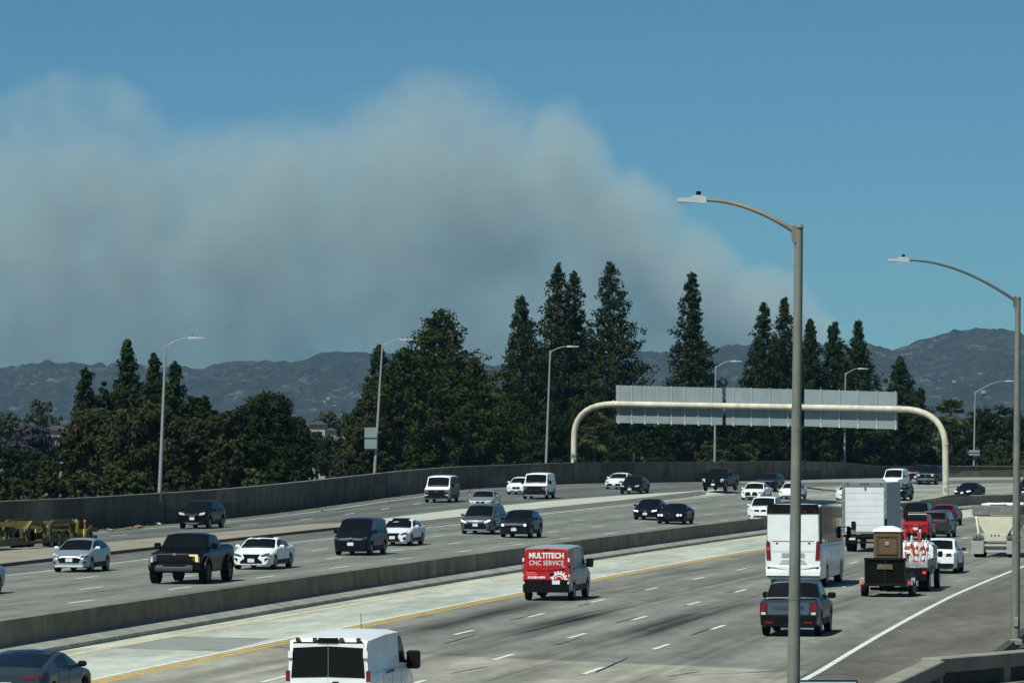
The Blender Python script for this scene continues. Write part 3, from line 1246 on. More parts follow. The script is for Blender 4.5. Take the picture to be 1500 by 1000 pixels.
def finish(c, seams=True, wheels=True, **kw):
    p = c.p
    if wheels:
        c.wheels(**kw)
    c.under()
    c.sills()
    ts_ = [-.9, -.6, -.25, 0, .25, .6, .9]
    c.patch('cowl_panel', c.top_pt, [p['cowl'] - .09, p['cowl'] + .0, p['cowl'] + .05], ts_, BLACKP, .006)
    if c.kind not in ('van', 'bus'):
        c.patch('hood_gap', c.top_pt, [.15, .162], [-.97, -.7, -.35, 0, .35, .7, .97], BLACKP, .003)
        for sg in (-1, 1):
            c.patch('hood_gap', lambda d, t: c.top_pt(d, sg * t), list(np.linspace(.18, p['cowl'] - .12, 6)), [.9, .912], BLACKP, .003)
            c.patch('belt_trim', lambda d, v: c.side_pt(d, v, sg), list(np.linspace(p['cowl'] + .32, p['rr'] - .02, 8)), [.0, .07], TRIM, .007)
        for k, xx in enumerate((-.34, .12)):
            a, b_ = c.top_pt(p['cowl'] + .07, xx), c.top_pt(p['cowl'] + .17, xx + .42)
            MB().tube([a + Vector((0, .02, .02)), b_ + Vector((0, .02, .02))], .012, 5).build('wiper', BLACKP, c.root)
    if seams:
        a = p['cowl'] + .12
        m = p['rf'] + (p['rr'] - p['rf']) * .42 + .12
        c.seams([a, m, min(c.L - p['ro'] - p['wr'] * .4, m + .95)])
    return c


def front_basic(c, grille, lamp, lower, lampm=LAMPW, plate_z=.48, plate=True, emblem=True, fog=None, grillem=BLACKP, lowerm=BLACKP):
    if grille:
        c.face('grille', grille, grillem, out_=.012)
        if emblem:
            zc = sum(z for x, z in grille) / len(grille)
            c.face('emblem', [(.07 * math.cos(a), zc + .06 * math.sin(a)) for a in np.linspace(0, 2 * math.pi, 9)[:-1]], CHROME, out_=.022)
    c.pair('headlight', lamp, lampm, out_=.016)
    if lower:
        c.face('air_intake', lower, lowerm, out_=.011)
    if fog:
        c.pair('fog_light', fog, LAMPDK, out_=.014)
    if plate:
        c.plate(0, plate_z)


def sym(pts):
    """close a half outline (x>=0, listed bottom to top) by mirroring"""
    return pts + [(-x, z) for x, z in pts[::-1]]


def tail_basic(c, lamp, plate_z=.75, lampm=LAMPR, bumper=True, emblem=True):
    c.pair('taillight', lamp, lampm, rear=True, out_=.016)
    if bumper:
        w = c.W2
        c.face('bumper_insert', sym([(w * .7, c.p['clear'] + .06), (w * .8, c.p['clear'] + .26)]), BLACKP, True, .02)
    c.plate(0, plate_z, True)


LAMPRB = mat('lamp_red_bright', (.34, .015, .018), .3)
# paints
P_WHITE = paint('white', (.82, .84, .82))
P_WHITE2 = paint('white_pearl', (.74, .76, .77))
P_BLACK = paint('black', (.0035, .004, .005), .25, 0.0, .1)
P_BLACKB = paint('black_blue', (.005, .0065, .01), .28, 0.0, .14)
P_NAVY = paint('navy', (.008, .011, .018), .28, 0.0, .16)
P_GREY = paint('grey', (.1, .115, .125), .3, .4)
P_DGREY = paint('dark_grey', (.045, .05, .055), .28, .3)
P_SILVER = paint('silver', (.36, .42, .45), .3, .5)
P_SILVER2 = paint('silver_grey', (.3, .34, .35), .3, .4)
P_RED = paint('red', (.32, .012, .018), .25)
P_DRED = paint('dark_red', (.14, .008, .014), .25)
P_SLATE = paint('slate_blue', (.035, .048, .064), .3, .2, .2)

# --- oncoming traffic, left carriageway and ramp -------------------------------------------
c = Car('hatchback_car', 'hatch', P_SILVER, 'silver small hatchback with wide dark grille beside the yellow lowboy trailer')
c.glazing()
front_basic(c, None, [(.5, .68), (.72, .72), (.8, .86), (.62, .84), (.48, .76)], sym([(.42, .42), (.54, .62), (.3, .66)]), plate_z=.55)
c.face('bumper_lip', sym([(.6, .24), (.66, .3), (.5, .33)]), LAMPW, out_=.02)
c.pair('fog_light', [(.6, .36), (.74, .38), (.72, .52), (.62, .48)], BLACKP)
c.mirrors(P_WHITE2)
finish(c).place(109, 837, z_left, False)

c = Car('sport_utility_car', 'suv', P_BLACK, 'black sport utility car with chrome grille driving on the ramp by the wall', W=1.93, H=1.74)
c.glazing()
front_basic(c, sym([(.22, .78), (.4, 1.02)]), [(.48, .86), (.82, .92), (.84, 1.06), (.5, 1.0)], sym([(.6, .36), (.66, .5)]), plate_z=.66)
c.face('chrome_trim', [(-.34, 1.0), (-.16, .76), (.16, .76), (.34, 1.0), (.26, 1.0), (.12, .82), (-.12, .82), (-.26, 1.0)], CHROME, out_=.024)
c.face('skid_plate', sym([(.3, .3), (.5, .42)]), CHROME, out_=.03)
c.mirrors()
finish(c).place(287, 774, z_ramp, False)

# lifted black pickup
c = Car('pickup_truck', 'pickup', P_BLACK, 'black lifted off-road pickup with amber running lamp in the oncoming lanes', 'pickup', L=5.9, W=2.2, H=2.04, wr=.47, clear=.46, nose=1.27, hood=1.4, belt=1.36, deckz=1.5, tail=1.5, fo=1.0)
c.glazing(side=[(1.95, 2.72), (2.8, 3.45)])
c.face('grille', sym([(.72, .92), (.74, 1.2)]), mat('grille_mesh', (.012, .012, .013), .5, var=.5, scale=30, spec=.08), out_=.012)
c.face('grille_bar', sym([(.62, 1.04), (.62, 1.1)]), TRIM, out_=.03)
c.face('emblem', [(.09 * math.cos(a), 1.22 + .06 * math.sin(a)) for a in np.linspace(0, 2 * math.pi, 9)[:-1]], CHROME, out_=.03)
for sg in (-1, 1):
    f = (lambda P: P) if sg > 0 else (lambda P: [(-x, z) for x, z in P[::-1]])
    c.face('headlight', f([(.76, .94), (1.0, .96), (1.0, 1.2), (.76, 1.2)]), LAMPDK)
    L_ = f([(.86, .94), (.93, .94), (.95, 1.16), (.74, 1.18), (.74, 1.24), (.97, 1.24), (.99, .94)])
    if sg < 0:
        c.face('running_lamp', f([(.62, 1.15), (.97, 1.15), (.97, 1.21), (.62, 1.21)]), LAMPAM, out_=.03)
        c.face('running_lamp', f([(.88, .92), (.97, .92), (.97, 1.15), (.88, 1.15)]), LAMPAM, out_=.03)
        c.face('lamp_lens', f([(.985, .88), (1.03, .88), (1.03, 1.12), (.985, 1.12)]), LAMPW, out_=.03)
    else:
        c.face('lamp_lens', f([(.9, .9), (1.0, .9), (1.02, 1.14), (.92, 1.14)]), LAMPW, out_=.03)
b = MB().box((0, c.L / 2 + .05, .62), (1.55, .22, .2), bev=.05).box((-.62, c.L / 2 - .02, .68), (.34, .3, .2), bev=.05).box((.62, c.L / 2 - .02, .68), (.34, .3, .2), bev=.05)
b.build('front_bumper', mat('bumper_steel', (.06, .062, .066), .5, .2), c.root)
c.face('bumper_grille', sym([(.6, .74), (.66, .86)]), TRIM, out_=.02)
for d, sg in ((c.p['fo'], 1), (c.p['fo'], -1), (c.L - c.p['ro'], 1), (c.L - c.p['ro'], -1)):
    pts = []
    for a in np.linspace(math.radians(8), math.radians(172), 13):
        pts.append((c.Y(d) + .56 * math.cos(a), .47 + .56 * math.sin(a)))
    pts += [(y * 1.0 + (c.Y(d) - y) * -.16, z + .1) for y, z in pts[::-1]]
    MB().prism(pts, 0, sg * 1.06, sg * 1.2).build('wheel_flare', TRIM, c.root)
for d in (c.p['fo'], c.L - c.p['ro']):
    for sg in (-1, 1):
        add_wheel(c.root, sg * 1.03, c.Y(d), .47, .34, 6, True)
c.under()
c.mirrors(size=(.26, .12, .24), z=1.52)
c.seams([1.6, 2.78, 3.7])
MB().box((0, -c.L / 2 + 1.05, 1.475), (1.8, 1.75, .06)).build('bed_cover', BLACKP, c.root)
c.place(265, 854, z_left, False)

c = Car('sedan_car', 'sedan', P_WHITE, 'white sedan with large black hourglass grille following the lifted black pickup', W=1.9, L=4.95)
c.glazing()
front_basic(c, sym([(.5, .28), (.52, .36), (.3, .52), (.4, .7)]), [(.46, .6), (.78, .66), (.86, .76), (.7, .74), (.44, .66)], None, LAMPDK, plate_z=.42)
c.pair('fog_light', [(.64, .36), (.8, .42), (.76, .56), (.62, .5)], BLACKP)
c.face('bumper_lip', sym([(.5, .22), (.52, .27)]), LAMPW, out_=.025)
MB().box((0, .1, 1.447), (1.0, .7, .02)).build('sunroof', GLASS, c.root)
c.mirrors()
finish(c).place(375, 833, z_left, False)

c = Car('compact_van', 'svan', P_BLACKB, 'dark navy compact van ahead of a white sedan with dark mesh grille', 'van')
c.glazing(side=[(1.15, 2.0)], rear=False)
front_basic(c, sym([(.5, .68), (.56, .76)]), [(.56, .74), (.82, .82), (.84, .96), (.7, .92), (.54, .82)], sym([(.5, .3), (.6, .46)]), LAMPDK, plate_z=.58, emblem=False)
c.face('emblem', [(.1 * math.cos(a), .86 + .05 * math.sin(a)) for a in np.linspace(0, 2 * math.pi, 9)[:-1]], CHROME, out_=.03)
c.mirrors(size=(.2, .1, .2))
finish(c).place(519, 812.5, z_left, False)

c = Car('sedan_car', 'sedan', P_WHITE2, 'white sedan with dark mesh grille half hidden behind the dark navy compact van', W=1.82, L=4.7)
c.glazing()
front_basic(c, sym([(.46, .26), (.3, .5), (.4, .7)]), [(.46, .6), (.76, .66), (.82, .76), (.66, .73), (.44, .66)], None, LAMPDK, plate_z=.46)
c.pair('fog_light', [(.6, .3), (.74, .36), (.72, .52), (.58, .44)], BLACKP)
MB().box((0, .1, 1.447), (.95, .65, .02)).build('sunroof', GLASS, c.root)
c.mirrors()
finish(c).place(580, 798.5, z_left, False)

# two-tone passenger van
c = Car('passenger_van', 'van', P_WHITE, 'white topped passenger van with dark sides and amber corner lamps on the ramp', 'van')
darkside = paint('dark_brown', (.014, .013, .011), .35, 0.0, .1)
c.glazing(side=None if False else [(1.05, 1.85)], rear=False)
c.face('front_panel', sym([(.93, .66), (.95, 1.03)]), darkside, out_=.008)
c.face('grille', sym([(.62, .74), (.66, 1.0)]), TRIM)
c.pair('headlight', [(.66, .78), (.9, .78), (.92, .98), (.66, .98)], LAMPDK)
c.pair('turn_lamp', [(.74, .92), (.92, .92), (.92, 1.02), (.74, 1.02)], LAMPA, out_=.024)
c.face('emblem', [(-.14, .86), (.14, .86), (.14, .91), (-.14, .91)], CHROME, out_=.03)
c.face('front_bumper', sym([(.94, .36), (.96, .7)]), BLACKP, out_=.04)
c.plate(0, .54)
c.face('plate_holder', sym([(.2, .42), (.2, .44)]), BLACKP, out_=.05)
for sg in (-1, 1):
    c.patch('side_panel', lambda d, v: c.low_pt(d, v, sg), list(np.linspace(.5, 5.5, 24)), [.02, .33, .66, .98], darkside, .006)
    c.patch('side_panel', lambda d, v: c.side_pt(d, v, sg), list(np.linspace(1.95, 5.45, 8)), [.02, .5, .97], darkside, .006)
    c.patch('side_window', lambda d, v: c.side_pt(d, v, sg), list(np.linspace(2.3, 3.5, 4)), [.2, .5, .86], GLASS, .016)
    c.patch('side_window', lambda d, v: c.side_pt(d, v, sg), list(np.linspace(3.65, 5.2, 4)), [.2, .5, .86], GLASS, .016)
c.mirrors(BLACKP, size=(.24, .12, .28))
finish(c, seams=False).place(642, 735.6, z_ramp, False)

c = Car('sedan_car', 'sedan', P_SILVER2, 'silver grey sedan with twin dark grille openings directly behind the grey minivan', W=1.88)
c.glazing()
front_basic(c, sym([(.3, .52), (.36, .66)]), [(.42, .6), (.78, .64), (.82, .74), (.44, .7)], sym([(.6, .26), (.5, .4)]), LAMPW, plate_z=.36)
c.mirrors()
finish(c).place(706, 746.5, z_ramp, False)

c = Car('minivan_car', 'minivan', P_GREY, 'grey minivan with deep black lower grille running beside a dark crossover', 'minivan')
c.glazing()
front_basic(c, sym([(.7, .34), (.6, .62), (.3, .66)]), [(.56, .68), (.86, .78), (.9, .88), (.74, .84), (.54, .76)], None, LAMPON, plate_z=.56, emblem=False)
c.face('chrome_trim', [(-.72, .8), (-.2, .66), (.2, .66), (.72, .8), (.7, .83), (.2, .7), (-.2, .7), (-.7, .83)], CHROME, out_=.024)
c.face('bumper_lip', sym([(.66, .24), (.7, .3)]), CHROME, out_=.026)
c.pair('bumper_fin', [(.72, .3), (.8, .34), (.7, .66), (.64, .64)], P_GREY, out_=.03)
c.mirrors()
finish(c).place(701, 781.6, z_left, False)

c = Car('crossover_car', 'cuv', P_NAVY, 'dark blue crossover with two round lit headlights beside the grey minivan')
c.glazing()
front_basic(c, sym([(.34, .5), (.5, .72)]), [(.66 + .08 * math.cos(a), .76 + .075 * math.sin(a)) for a in np.linspace(0, 2 * math.pi, 11)[:-1]], sym([(.6, .3), (.6, .4)]), LAMPON, plate_z=.5)
c.mirrors()
finish(c).place(757, 787, z_left, False)

c = Car('sedan_car', 'sedan', P_WHITE, 'white older sedan with upright oval grille behind the plain white cargo van', W=1.8)
c.glazing()
front_basic(c, sym([(.28, .46), (.36, .56), (.28, .66)]), [(.44, .56), (.7, .58), (.74, .7), (.46, .68)], sym([(.5, .26), (.56, .34)]), LAMPW, plate_z=.36)
c.mirrors()
finish(c).place(759, 723.5, z_ramp, False)

c = Car('cargo_van', 'van', P_WHITE, 'plain white cargo van with black mesh grille and bumper on the ramp', 'van', nose=1.12, hood=1.3)
c.glazing(side=[(1.05, 1.9)], rear=False)
c.face('grille', sym([(.88, .72), (.92, 1.08)]), TRIM, out_=.016)
c.pair('headlight', [(.62, .82), (.86, .82), (.86, 1.02), (.62, 1.02)], LAMPDK, out_=.024)
c.face('front_bumper', sym([(.93, .4), (.95, .7)]), BLACKP, out_=.05)
c.plate(0, .6)
c.mirrors(BLACKP, size=(.24, .12, .3))
c.seams([.95, 1.95, 3.1])
finish(c, seams=False).place(785, 730.5, z_ramp, False)

c = Car('sedan_car', 'sedan', P_WHITE2, 'white sedan with wide grey lower grille partly behind a black sedan below the overhead sign')
c.glazing()
front_basic(c, sym([(.7, .28), (.6, .5)]), [(.44, .6), (.8, .66), (.82, .74), (.44, .68)], None, LAMPDK, plate_z=.44)
c.mirrors()
finish(c).place(903, 716, z_ramp, False)

c = Car('sedan_car', 'sedan', P_BLACK, 'black sedan with bright chrome grille edge overtaking a white sedan on the ramp', H=1.5)
c.glazing()
front_basic(c, sym([(.4, .5), (.44, .66)]), [(.48, .62), (.8, .66), (.82, .78), (.48, .72)], sym([(.6, .3), (.62, .42)]), LAMPW, plate_z=.42)
c.face('chrome_trim', sym([(.5, .22), (.55, .27)]), CHROME, out_=.03)
c.mirrors()
finish(c).place(925, 723, z_ramp, False)

c = Car('sedan_car', 'sedan', P_BLACK, 'black sedan with lit headlights beside a black coupe in the oncoming lanes', W=1.82)
c.glazing()
front_basic(c, sym([(.4, .54), (.44, .66)]), [(.48, .58), (.78, .62), (.82, .72), (.5, .68)], sym([(.56, .26), (.6, .42)]), LAMPON, plate_z=.44)
c.mirrors()
finish(c).place(948, 761, z_left, False)

c = Car('coupe_car', 'coupe', P_BLACK, 'black grand tourer coupe with four round lit headlights in the oncoming lanes')
c.glazing()
c.face('grille', sym([(.3, .34), (.38, .66)]), TRIM, out_=.012)
c.face('emblem', [(.04 * math.cos(a), .7 + .03 * math.sin(a)) for a in np.linspace(0, 2 * math.pi, 9)[:-1]], CHROME, out_=.03)
for xx, rr_ in ((.56, .075), (.76, .06)):
    c.pair('headlight', [(xx + rr_ * math.cos(a), .62 + rr_ * math.sin(a)) for a in np.linspace(0, 2 * math.pi, 11)[:-1]], LAMPON)
c.pair('air_intake', [(.5, .24), (.78, .28), (.76, .42), (.5, .4)], BLACKP)
c.mirrors()
finish(c, black=True).place(984, 767, z_left, False)

c = Car('pickup_truck', 'pickup', P_BLACK, 'tall black heavy duty pickup with square headlights below the overhead sign', 'pickup', H=2.0, clear=.36)
c.glazing(side=[(1.95, 2.7), (2.8, 3.45)])
front_basic(c, sym([(.66, .76), (.68, 1.1)]), [(.7, .82), (.94, .84), (.95, 1.1), (.7, 1.1)], sym([(.6, .44), (.7, .54)]), LAMPW, plate_z=.6)
c.mirrors(size=(.28, .12, .3), z=1.5)
MB().box((0, -c.L / 2 + 1.0, 1.375), (1.7, 1.7, .06)).build('bed_cover', BLACKP, c.root)
finish(c).place(1048, 719, z_ramp, False)

c = Car('sedan_car', 'sedan', P_WHITE, 'white luxury sedan with huge twin black kidney shaped grille in the oncoming lanes', W=1.93, L=5.2, H=1.5)
c.glazing()
c.pair('grille', [(.04, .42), (.5, .4), (.56, .56), (.42, .72), (.1, .72)], TRIM)
c.pair('headlight', [(.56, .64), (.84, .66), (.86, .72), (.58, .72)], LAMPDK)
c.face('air_intake', sym([(.5, .26), (.54, .34)]), BLACKP)
c.mirrors()
finish(c).place(1103, 732.4, z_left, False)

c = Car('sport_utility_car', 'suv', P_NAVY, 'dark blue sport utility car beyond the white luxury sedan near the wall', W=1.86, H=1.66)
c.glazing()
front_basic(c, sym([(.4, .7), (.44, .9)]), [(.5, .84), (.82, .88), (.84, 1.0), (.52, .96)], sym([(.6, .36), (.62, .5)]), LAMPDK)
c.mirrors()
finish(c).place(1123, 719, z_left, False)

c = Car('sedan_car', 'sedan', P_WHITE, 'white smooth nosed sedan without grille crossing behind the tall lamp pole', H=1.46)
c.glazing()
c.pair('headlight', [(.5, .58), (.8, .64), (.84, .74), (.6, .68)], LAMPDK)
c.face('air_intake', sym([(.6, .26), (.62, .34)]), BLACKP)
c.mirrors(BLACKP)
finish(c).place(1157, 731, z_left, False)

c = Car('sport_utility_car', 'suv', P_WHITE, 'white sport utility car with two dark grille openings behind the median barrier beside the bus', W=1.94, H=1.78, L=5.0)
c.glazing()
c.pair('grille', [(.05, .76), (.4, .78), (.44, .92), (.06, .9)], TRIM)
c.pair('headlight', [(.5, .8), (.84, .86), (.86, 1.0), (.52, .94)], LAMPW)
c.face('air_intake', sym([(.5, .36), (.44, .48)]), BLACKP)
c.pair('fog_light', [(.66, .38), (.82, .42), (.8, .54), (.68, .5)], BLACKP)
c.mirrors()
finish(c).place(1116, 764.5, z_left, False)

c = Car('sedan_car', 'sedan', P_WHITE2, 'white sedan just peeping out between the bus and the box truck')
c.glazing()
front_basic(c, sym([(.4, .5), (.4, .62)]), [(.48, .58), (.8, .62), (.82, .74), (.5, .68)], None)
c.mirrors()
finish(c).place(1240, 733, z_left, False)

c = Car('compact_van', 'svan', P_WHITE, 'white compact van far off above the roof of the box truck', 'van', W=1.8)
c.glazing(side=[(1.15, 2.0)], rear=False)
front_basic(c, sym([(.5, .6), (.5, .74)]), [(.54, .72), (.84, .8), (.84, .94), (.56, .86)], sym([(.5, .3), (.6, .44)]), LAMPDK)
c.mirrors(BLACKP)
finish(c).place(1308, 717, z_ramp, False, yaw=14)

c = Car('pickup_truck', 'pickup', P_NAVY, 'dark pickup with bright chrome bumper far off beside the gantry post', 'pickup', W=1.85, L=5.3, H=1.82)
c.glazing(side=[(1.95, 2.7), (2.8, 3.45)])
front_basic(c, sym([(.5, .76), (.5, 1.0)]), [(.56, .84), (.86, .86), (.86, 1.04), (.56, 1.04)], None, LAMPW, plate=False)
c.face('front_bumper', sym([(.84, .46), (.86, .68)]), CHROME, out_=.05)
c.mirrors()
finish(c).place(1359, 710, z_ramp, False, yaw=20)

c = Car('sport_utility_car', 'suv', paint('maroon', (.03, .006, .009)), 'dark maroon sport utility car far off behind the dark pickup')
c.glazing()
front_basic(c, sym([(.4, .6), (.4, .8)]), [(.5, .84), (.82, .88), (.84, 1.0), (.52, .96)], None)
c.mirrors()
finish(c).place(1344, 705, z_ramp, False, yaw=20)

c = Car('sedan_car', 'sedan', P_BLACK, 'black low sedan with lit headlights behind the barrier right of the gantry post', W=1.8)
c.glazing()
front_basic(c, sym([(.4, .5), (.44, .62)]), [(.48, .56), (.78, .6), (.84, .7), (.5, .66)], sym([(.56, .26), (.6, .4)]), LAMPON)
c.mirrors()
finish(c).place(1413, 728.5, z_left, False, yaw=24)

c = Car('sport_utility_car', 'suv', P_BLACK, 'black sport utility car partly hidden behind the box truck and the gantry post')
c.glazing()
front_basic(c, sym([(.4, .6), (.4, .8)]), [(.5, .84), (.82, .88), (.84, 1.0), (.52, .96)], None)
c.mirrors()
finish(c).place(1312, 732, z_left, False)

c = Car('pickup_truck', 'pickup', P_BLACK, 'black truck cab with brown load post behind the far lamp pole', 'pickup', H=2.05)
c.glazing(side=[(1.95, 2.7), (2.8, 3.45)])
front_basic(c, sym([(.5, .76), (.5, 1.0)]), [(.56, .84), (.9, .86), (.9, 1.04), (.56, 1.04)], None, LAMPDK)
b = MB().box((-.9, .6, 1.5), (.12, .12, 1.5)).box((.9, .6, 1.5), (.12, .12, 1.5)).box((0, .6, 2.2), (1.9, .12, .12))
b.build('load_rack', mat('rust_brown', (.12, .075, .045), .8), c.root)
c.mirrors()
finish(c).place(1504, 727, z_left, False, yaw=30)

c = Car('sedan_car', 'sedan', P_SILVER, 'silver sedan one lane nearer the median than the silver small hatchback')
c.glazing()
front_basic(c, sym([(.4, .5), (.4, .62)]), [(.48, .58), (.8, .62), (.82, .74), (.5, .68)], None)
c.mirrors()
finish(c).place(-66, 872, z_left, False)

# --- traffic driving away, right carriageway ---------------------------------------------------


def text_on(root, body, text, size, loc, rot, material, name='lettering', bold=0.0, sx=1.0, depth=.004):
    cu = bpy.data.curves.new(name, 'FONT')
    cu.body = text
    cu.size = size
    cu.align_x = 'CENTER'
    cu.align_y = 'CENTER'
    cu.extrude = depth
    cu.offset = bold
    cu.resolution_u = 3
    t = bpy.data.objects.new(name, cu)
    COL.objects.link(t)
    dg = bpy.context.evaluated_depsgraph_get()
    me = bpy.data.meshes.new_from_object(t.evaluated_get(dg))
    bpy.data.objects.remove(t)
    me.materials.clear()
    me.materials.append(material)
    o = link(bpy.data.objects.new(name, me), root)
    o.location = loc
    o.rotation_euler = rot
    o.scale = (sx, 1, 1)
    return o


PRINTW = mat('vinyl_white', (.8, .8, .79), .45, var=.03)
PRINTD = mat('vinyl_dark_red', (.2, .008, .01), .45, var=.05)

# red and white service van
P_SVAN = paint('van_silver_white', (.36, .38, .38), .35, .1)
P_SRED = paint('van_signal_red', (.46, .014, .018), .34)
c = Car('service_van', 'van', P_SVAN, 'red backed service van with white company lettering and gear emblem on its doors', 'van', L=5.3, W=2.0, H=2.18, nose=1.0, hood=1.25, cowl=.85, rf=1.75, ro=1.0, fo=.95, ta=.05, roofw=.88, wr=.36, clear=.32)
c.glazing(side=[(1.2, 2.05)], rear=False)
w_ = c.W2 * .93
door = [(w_ * .97, .62), (w_ * .985, 1.2), (w_ * .9, 1.98), (w_ * .84, 2.05)]
for sg in (-1, 1):
    poly = [(.006, .62)] + door + [(.006, 2.07)]
    poly = [(sg * x, z) for x, z in poly]
    dr = c.face('rear_door', poly if sg > 0 else poly[::-1], P_SRED, True, .016, .06)
c.face('door_fold', [(-.8, 1.25), (-.74, 1.21), (-.2, 1.21), (.2, 1.21), (.7, 1.2), (.78, 1.3), (.72, 1.17), (-.76, 1.18)], PRINTD, True, .02)
c.face('rear_bumper', sym([(w_ * .99, .34), (w_ * 1.01, .62)]), BLACKP, True, .06, .1)
c.face('door_lower', sym([(w_ * .96, .62), (w_ * .96, .84)]), BLACKP, True, .022)
c.plate(.4, .74, True)
for sg in (-1, 1):
    c.face('taillight', [(sg * w_ * 1.0, 1.02), (sg * w_ * 1.07, 1.02), (sg * w_ * 1.06, 1.42), (sg * w_ * 1.0, 1.42)], LAMPR, True, .02)
    c.face('hinge', [(sg * w_ * .95, 1.56), (sg * w_ * 1.02, 1.56), (sg * w_ * 1.02, 1.7), (sg * w_ * .95, 1.7)], P_WHITE, True, .04)
    c.face('hinge', [(sg * w_ * .97, .95), (sg * w_ * 1.04, .95), (sg * w_ * 1.04, 1.06), (sg * w_ * .97, 1.06)], P_WHITE, True, .04)
    c.face('reflector', [(sg * w_ * .93, .68), (sg * w_ * 1.0, .68), (sg * w_ * 1.0, .76), (sg * w_ * .93, .76)], PLATE, True, .045)
c.face('door_handle', [(.14, 1.0), (.32, 1.02), (.3, 1.12), (.16, 1.1)], BLACKP, True, .04)
c.face('brake_light', [(-.1, 2.03), (.12, 2.03), (.12, 2.06), (-.1, 2.06)], LAMPR, True, .05)
yb = -c.L / 2 - .026
RX = (math.radians(90), 0, 0)
text_on(c.root, None, 'MULTITECH', .3, (.02, yb, 1.79), RX, PRINTW, bold=.012, sx=.88)
text_on(c.root, None, 'CNC SERVICE', .27, (.02, yb, 1.5), RX, PRINTW, bold=.0, sx=.86)
text_on(c.root, None, 'INC', .08, (.72, yb, 1.35), RX, PRINTW)
text_on(c.root, None, '818.884.4894', .13, (-.38, yb, .93), RX, PRINTW, bold=.006, sx=1.0)
for i, (x0, x1) in enumerate(((-.8, -.36), (-.8, -.42), (-.8, -.34))):
    c.face('small_print', [(x0, 1.2 - .07 * i - .02), (x1, 1.2 - .07 * i - .02), (x1, 1.2 - .07 * i + .012), (x0, 1.2 - .07 * i + .012)], paint('van_pale_red', (.62, .2, .2)), True, .019)
# gear emblem rising from the lower door edge
gear = MB()
gc = (.52, .84)
for i in range(48):
    a0, a1 = math.pi * i / 48, math.pi * (i + 1) / 48
    tooth = (i // 3) % 2 == 0
    ro_ = .36 if tooth else .29
    P = [(.21, a0), (ro_, a0), (ro_, a1), (.21, a1)]
    gear.add([(gc[0] + r_ * math.cos(a), yb + .002, gc[1] + r_ * math.sin(a)) for r_, a in P], [(0, 1, 2, 3)])
for i in range(20):
    a0, a1 = math.pi * (.05 + .9 * i / 20), math.pi * (.05 + .9 * (i + 1) / 20)
    gear.add([(gc[0] + r_ * math.cos(a), yb + .002, gc[1] + r_ * math.sin(a)) for r_, a in ((.13, a0), (.165, a0), (.165, a1), (.13, a1))], [(0, 1, 2, 3)])
gear.build('gear_emblem', PRINTW, c.root)
for sg in (-1, 1):
    c.patch('side_wrap', lambda d, v: c.low_pt(d, v, sg), list(np.linspace(4.05, 5.2, 10)), [.45, .7, .98], P_SRED, .005)
    c.patch('side_wrap', lambda d, v: c.side_pt(d, v, sg), list(np.linspace(4.0, 5.2, 5)), [.02, .5, .9], P_SRED, .005)
c.mirrors(BLACKP, size=(.28, .14, .36), z=1.42)
c.seams([2.1, 3.3, 4.0])
finish(c, seams=False)
MB().box((0, -1.9, .42), (1.2, .14, .14)).box((-.35, -1.5, .3), (.3, .8, .2)).build('rear_axle', BLACKP, c.root)
c.place(806, 878, z_right, True)

# white delivery van in front of the camera
c = Car('delivery_van', 'van', P_WHITE, 'white delivery van with wide black rear windows and dark door handle', 'van', L=5.6, W=1.98, H=2.14, nose=.95, hood=1.2, cowl=.7, rf=1.6, ta=.04, roofw=.9, ro=1.1)
c.glazing(side=[(1.1, 1.95)], rear=False)
w_ = c.W2 * .93
for sg in (-1, 1):
    c.face('rear_door', [(sg * .008, .45), (sg * w_ * .9, .45), (sg * w_ * .93, 1.2), (sg * w_ * .86, 1.98), (sg * .008, 1.98)][::sg], P_WHITE, True, .012)
    c.face('rear_window', [(sg * .008, 1.22), (sg * w_ * .9, 1.2), (sg * w_ * .85, 1.86), (sg * .008, 1.9)][::sg], GLASS, True, .02)
    c.face('taillight', [(sg * w_ * .93, 1.12), (sg * w_ * 1.03, 1.12), (sg * w_ * 1.03, 1.36), (sg * w_ * .93, 1.36)][::sg], LAMPR, True, .024)
    c.face('reverse_light', [(sg * w_ * .93, .74), (sg * w_ * 1.03, .74), (sg * w_ * 1.03, 1.115), (sg * w_ * .93, 1.115)][::sg], LAMPW, True, .022)
    c.face('hinge', [(sg * w_ * .86, 1.64), (sg * w_ * .97, 1.64), (sg * w_ * .97, 1.78), (sg * w_ * .86, 1.78)][::sg], P_WHITE, True, .05)
c.face('roof_lip', sym([(w_ * .86, 1.96), (w_ * .84, 1.99)]), TRIM, True, .016)
c.face('brake_light', [(-.22, 1.96), (.22, 1.96), (.22, 2.08), (-.22, 2.08)], BLACKP, True, .03)
for xx in (-.68, -.3, .3, .68):
    c.face('marker_lamp', [(xx - .045, 2.0), (xx + .045, 2.0), (xx + .045, 2.08), (xx - .045, 2.08)], mat('marker_amber_dark', (.08, .03, .02), .3), True, .03)
c.face('door_handle', [(.1, .78), (.24, .78), (.24, 1.12), (.1, 1.12)], BLACKP, True, .04)
c.face('emblem', [(-.48, .98), (-.42, .92), (-.36, .98), (-.36, 1.08), (-.48, 1.08)], TRIM, True, .03)
text_on(c.root, None, '2500', .12, (.62, -c.L / 2 - .024, .95), RX, TRIM, bold=.006)
MB().box((c.W2 - .012, -.6, 1.24), (.03, 1.1, .05)).build('side_rail', TRIM, c.root)
MB().tube([(.1, .6, 2.12), (.1, .55, 2.5)], .007, 6).build('antenna', BLACKP, c.root)
c.plate(0, .6, True)
c.mirrors(BLACKP, size=(.3, .16, .42), z=1.4)
c.seams([1.95, 3.1, 4.2])
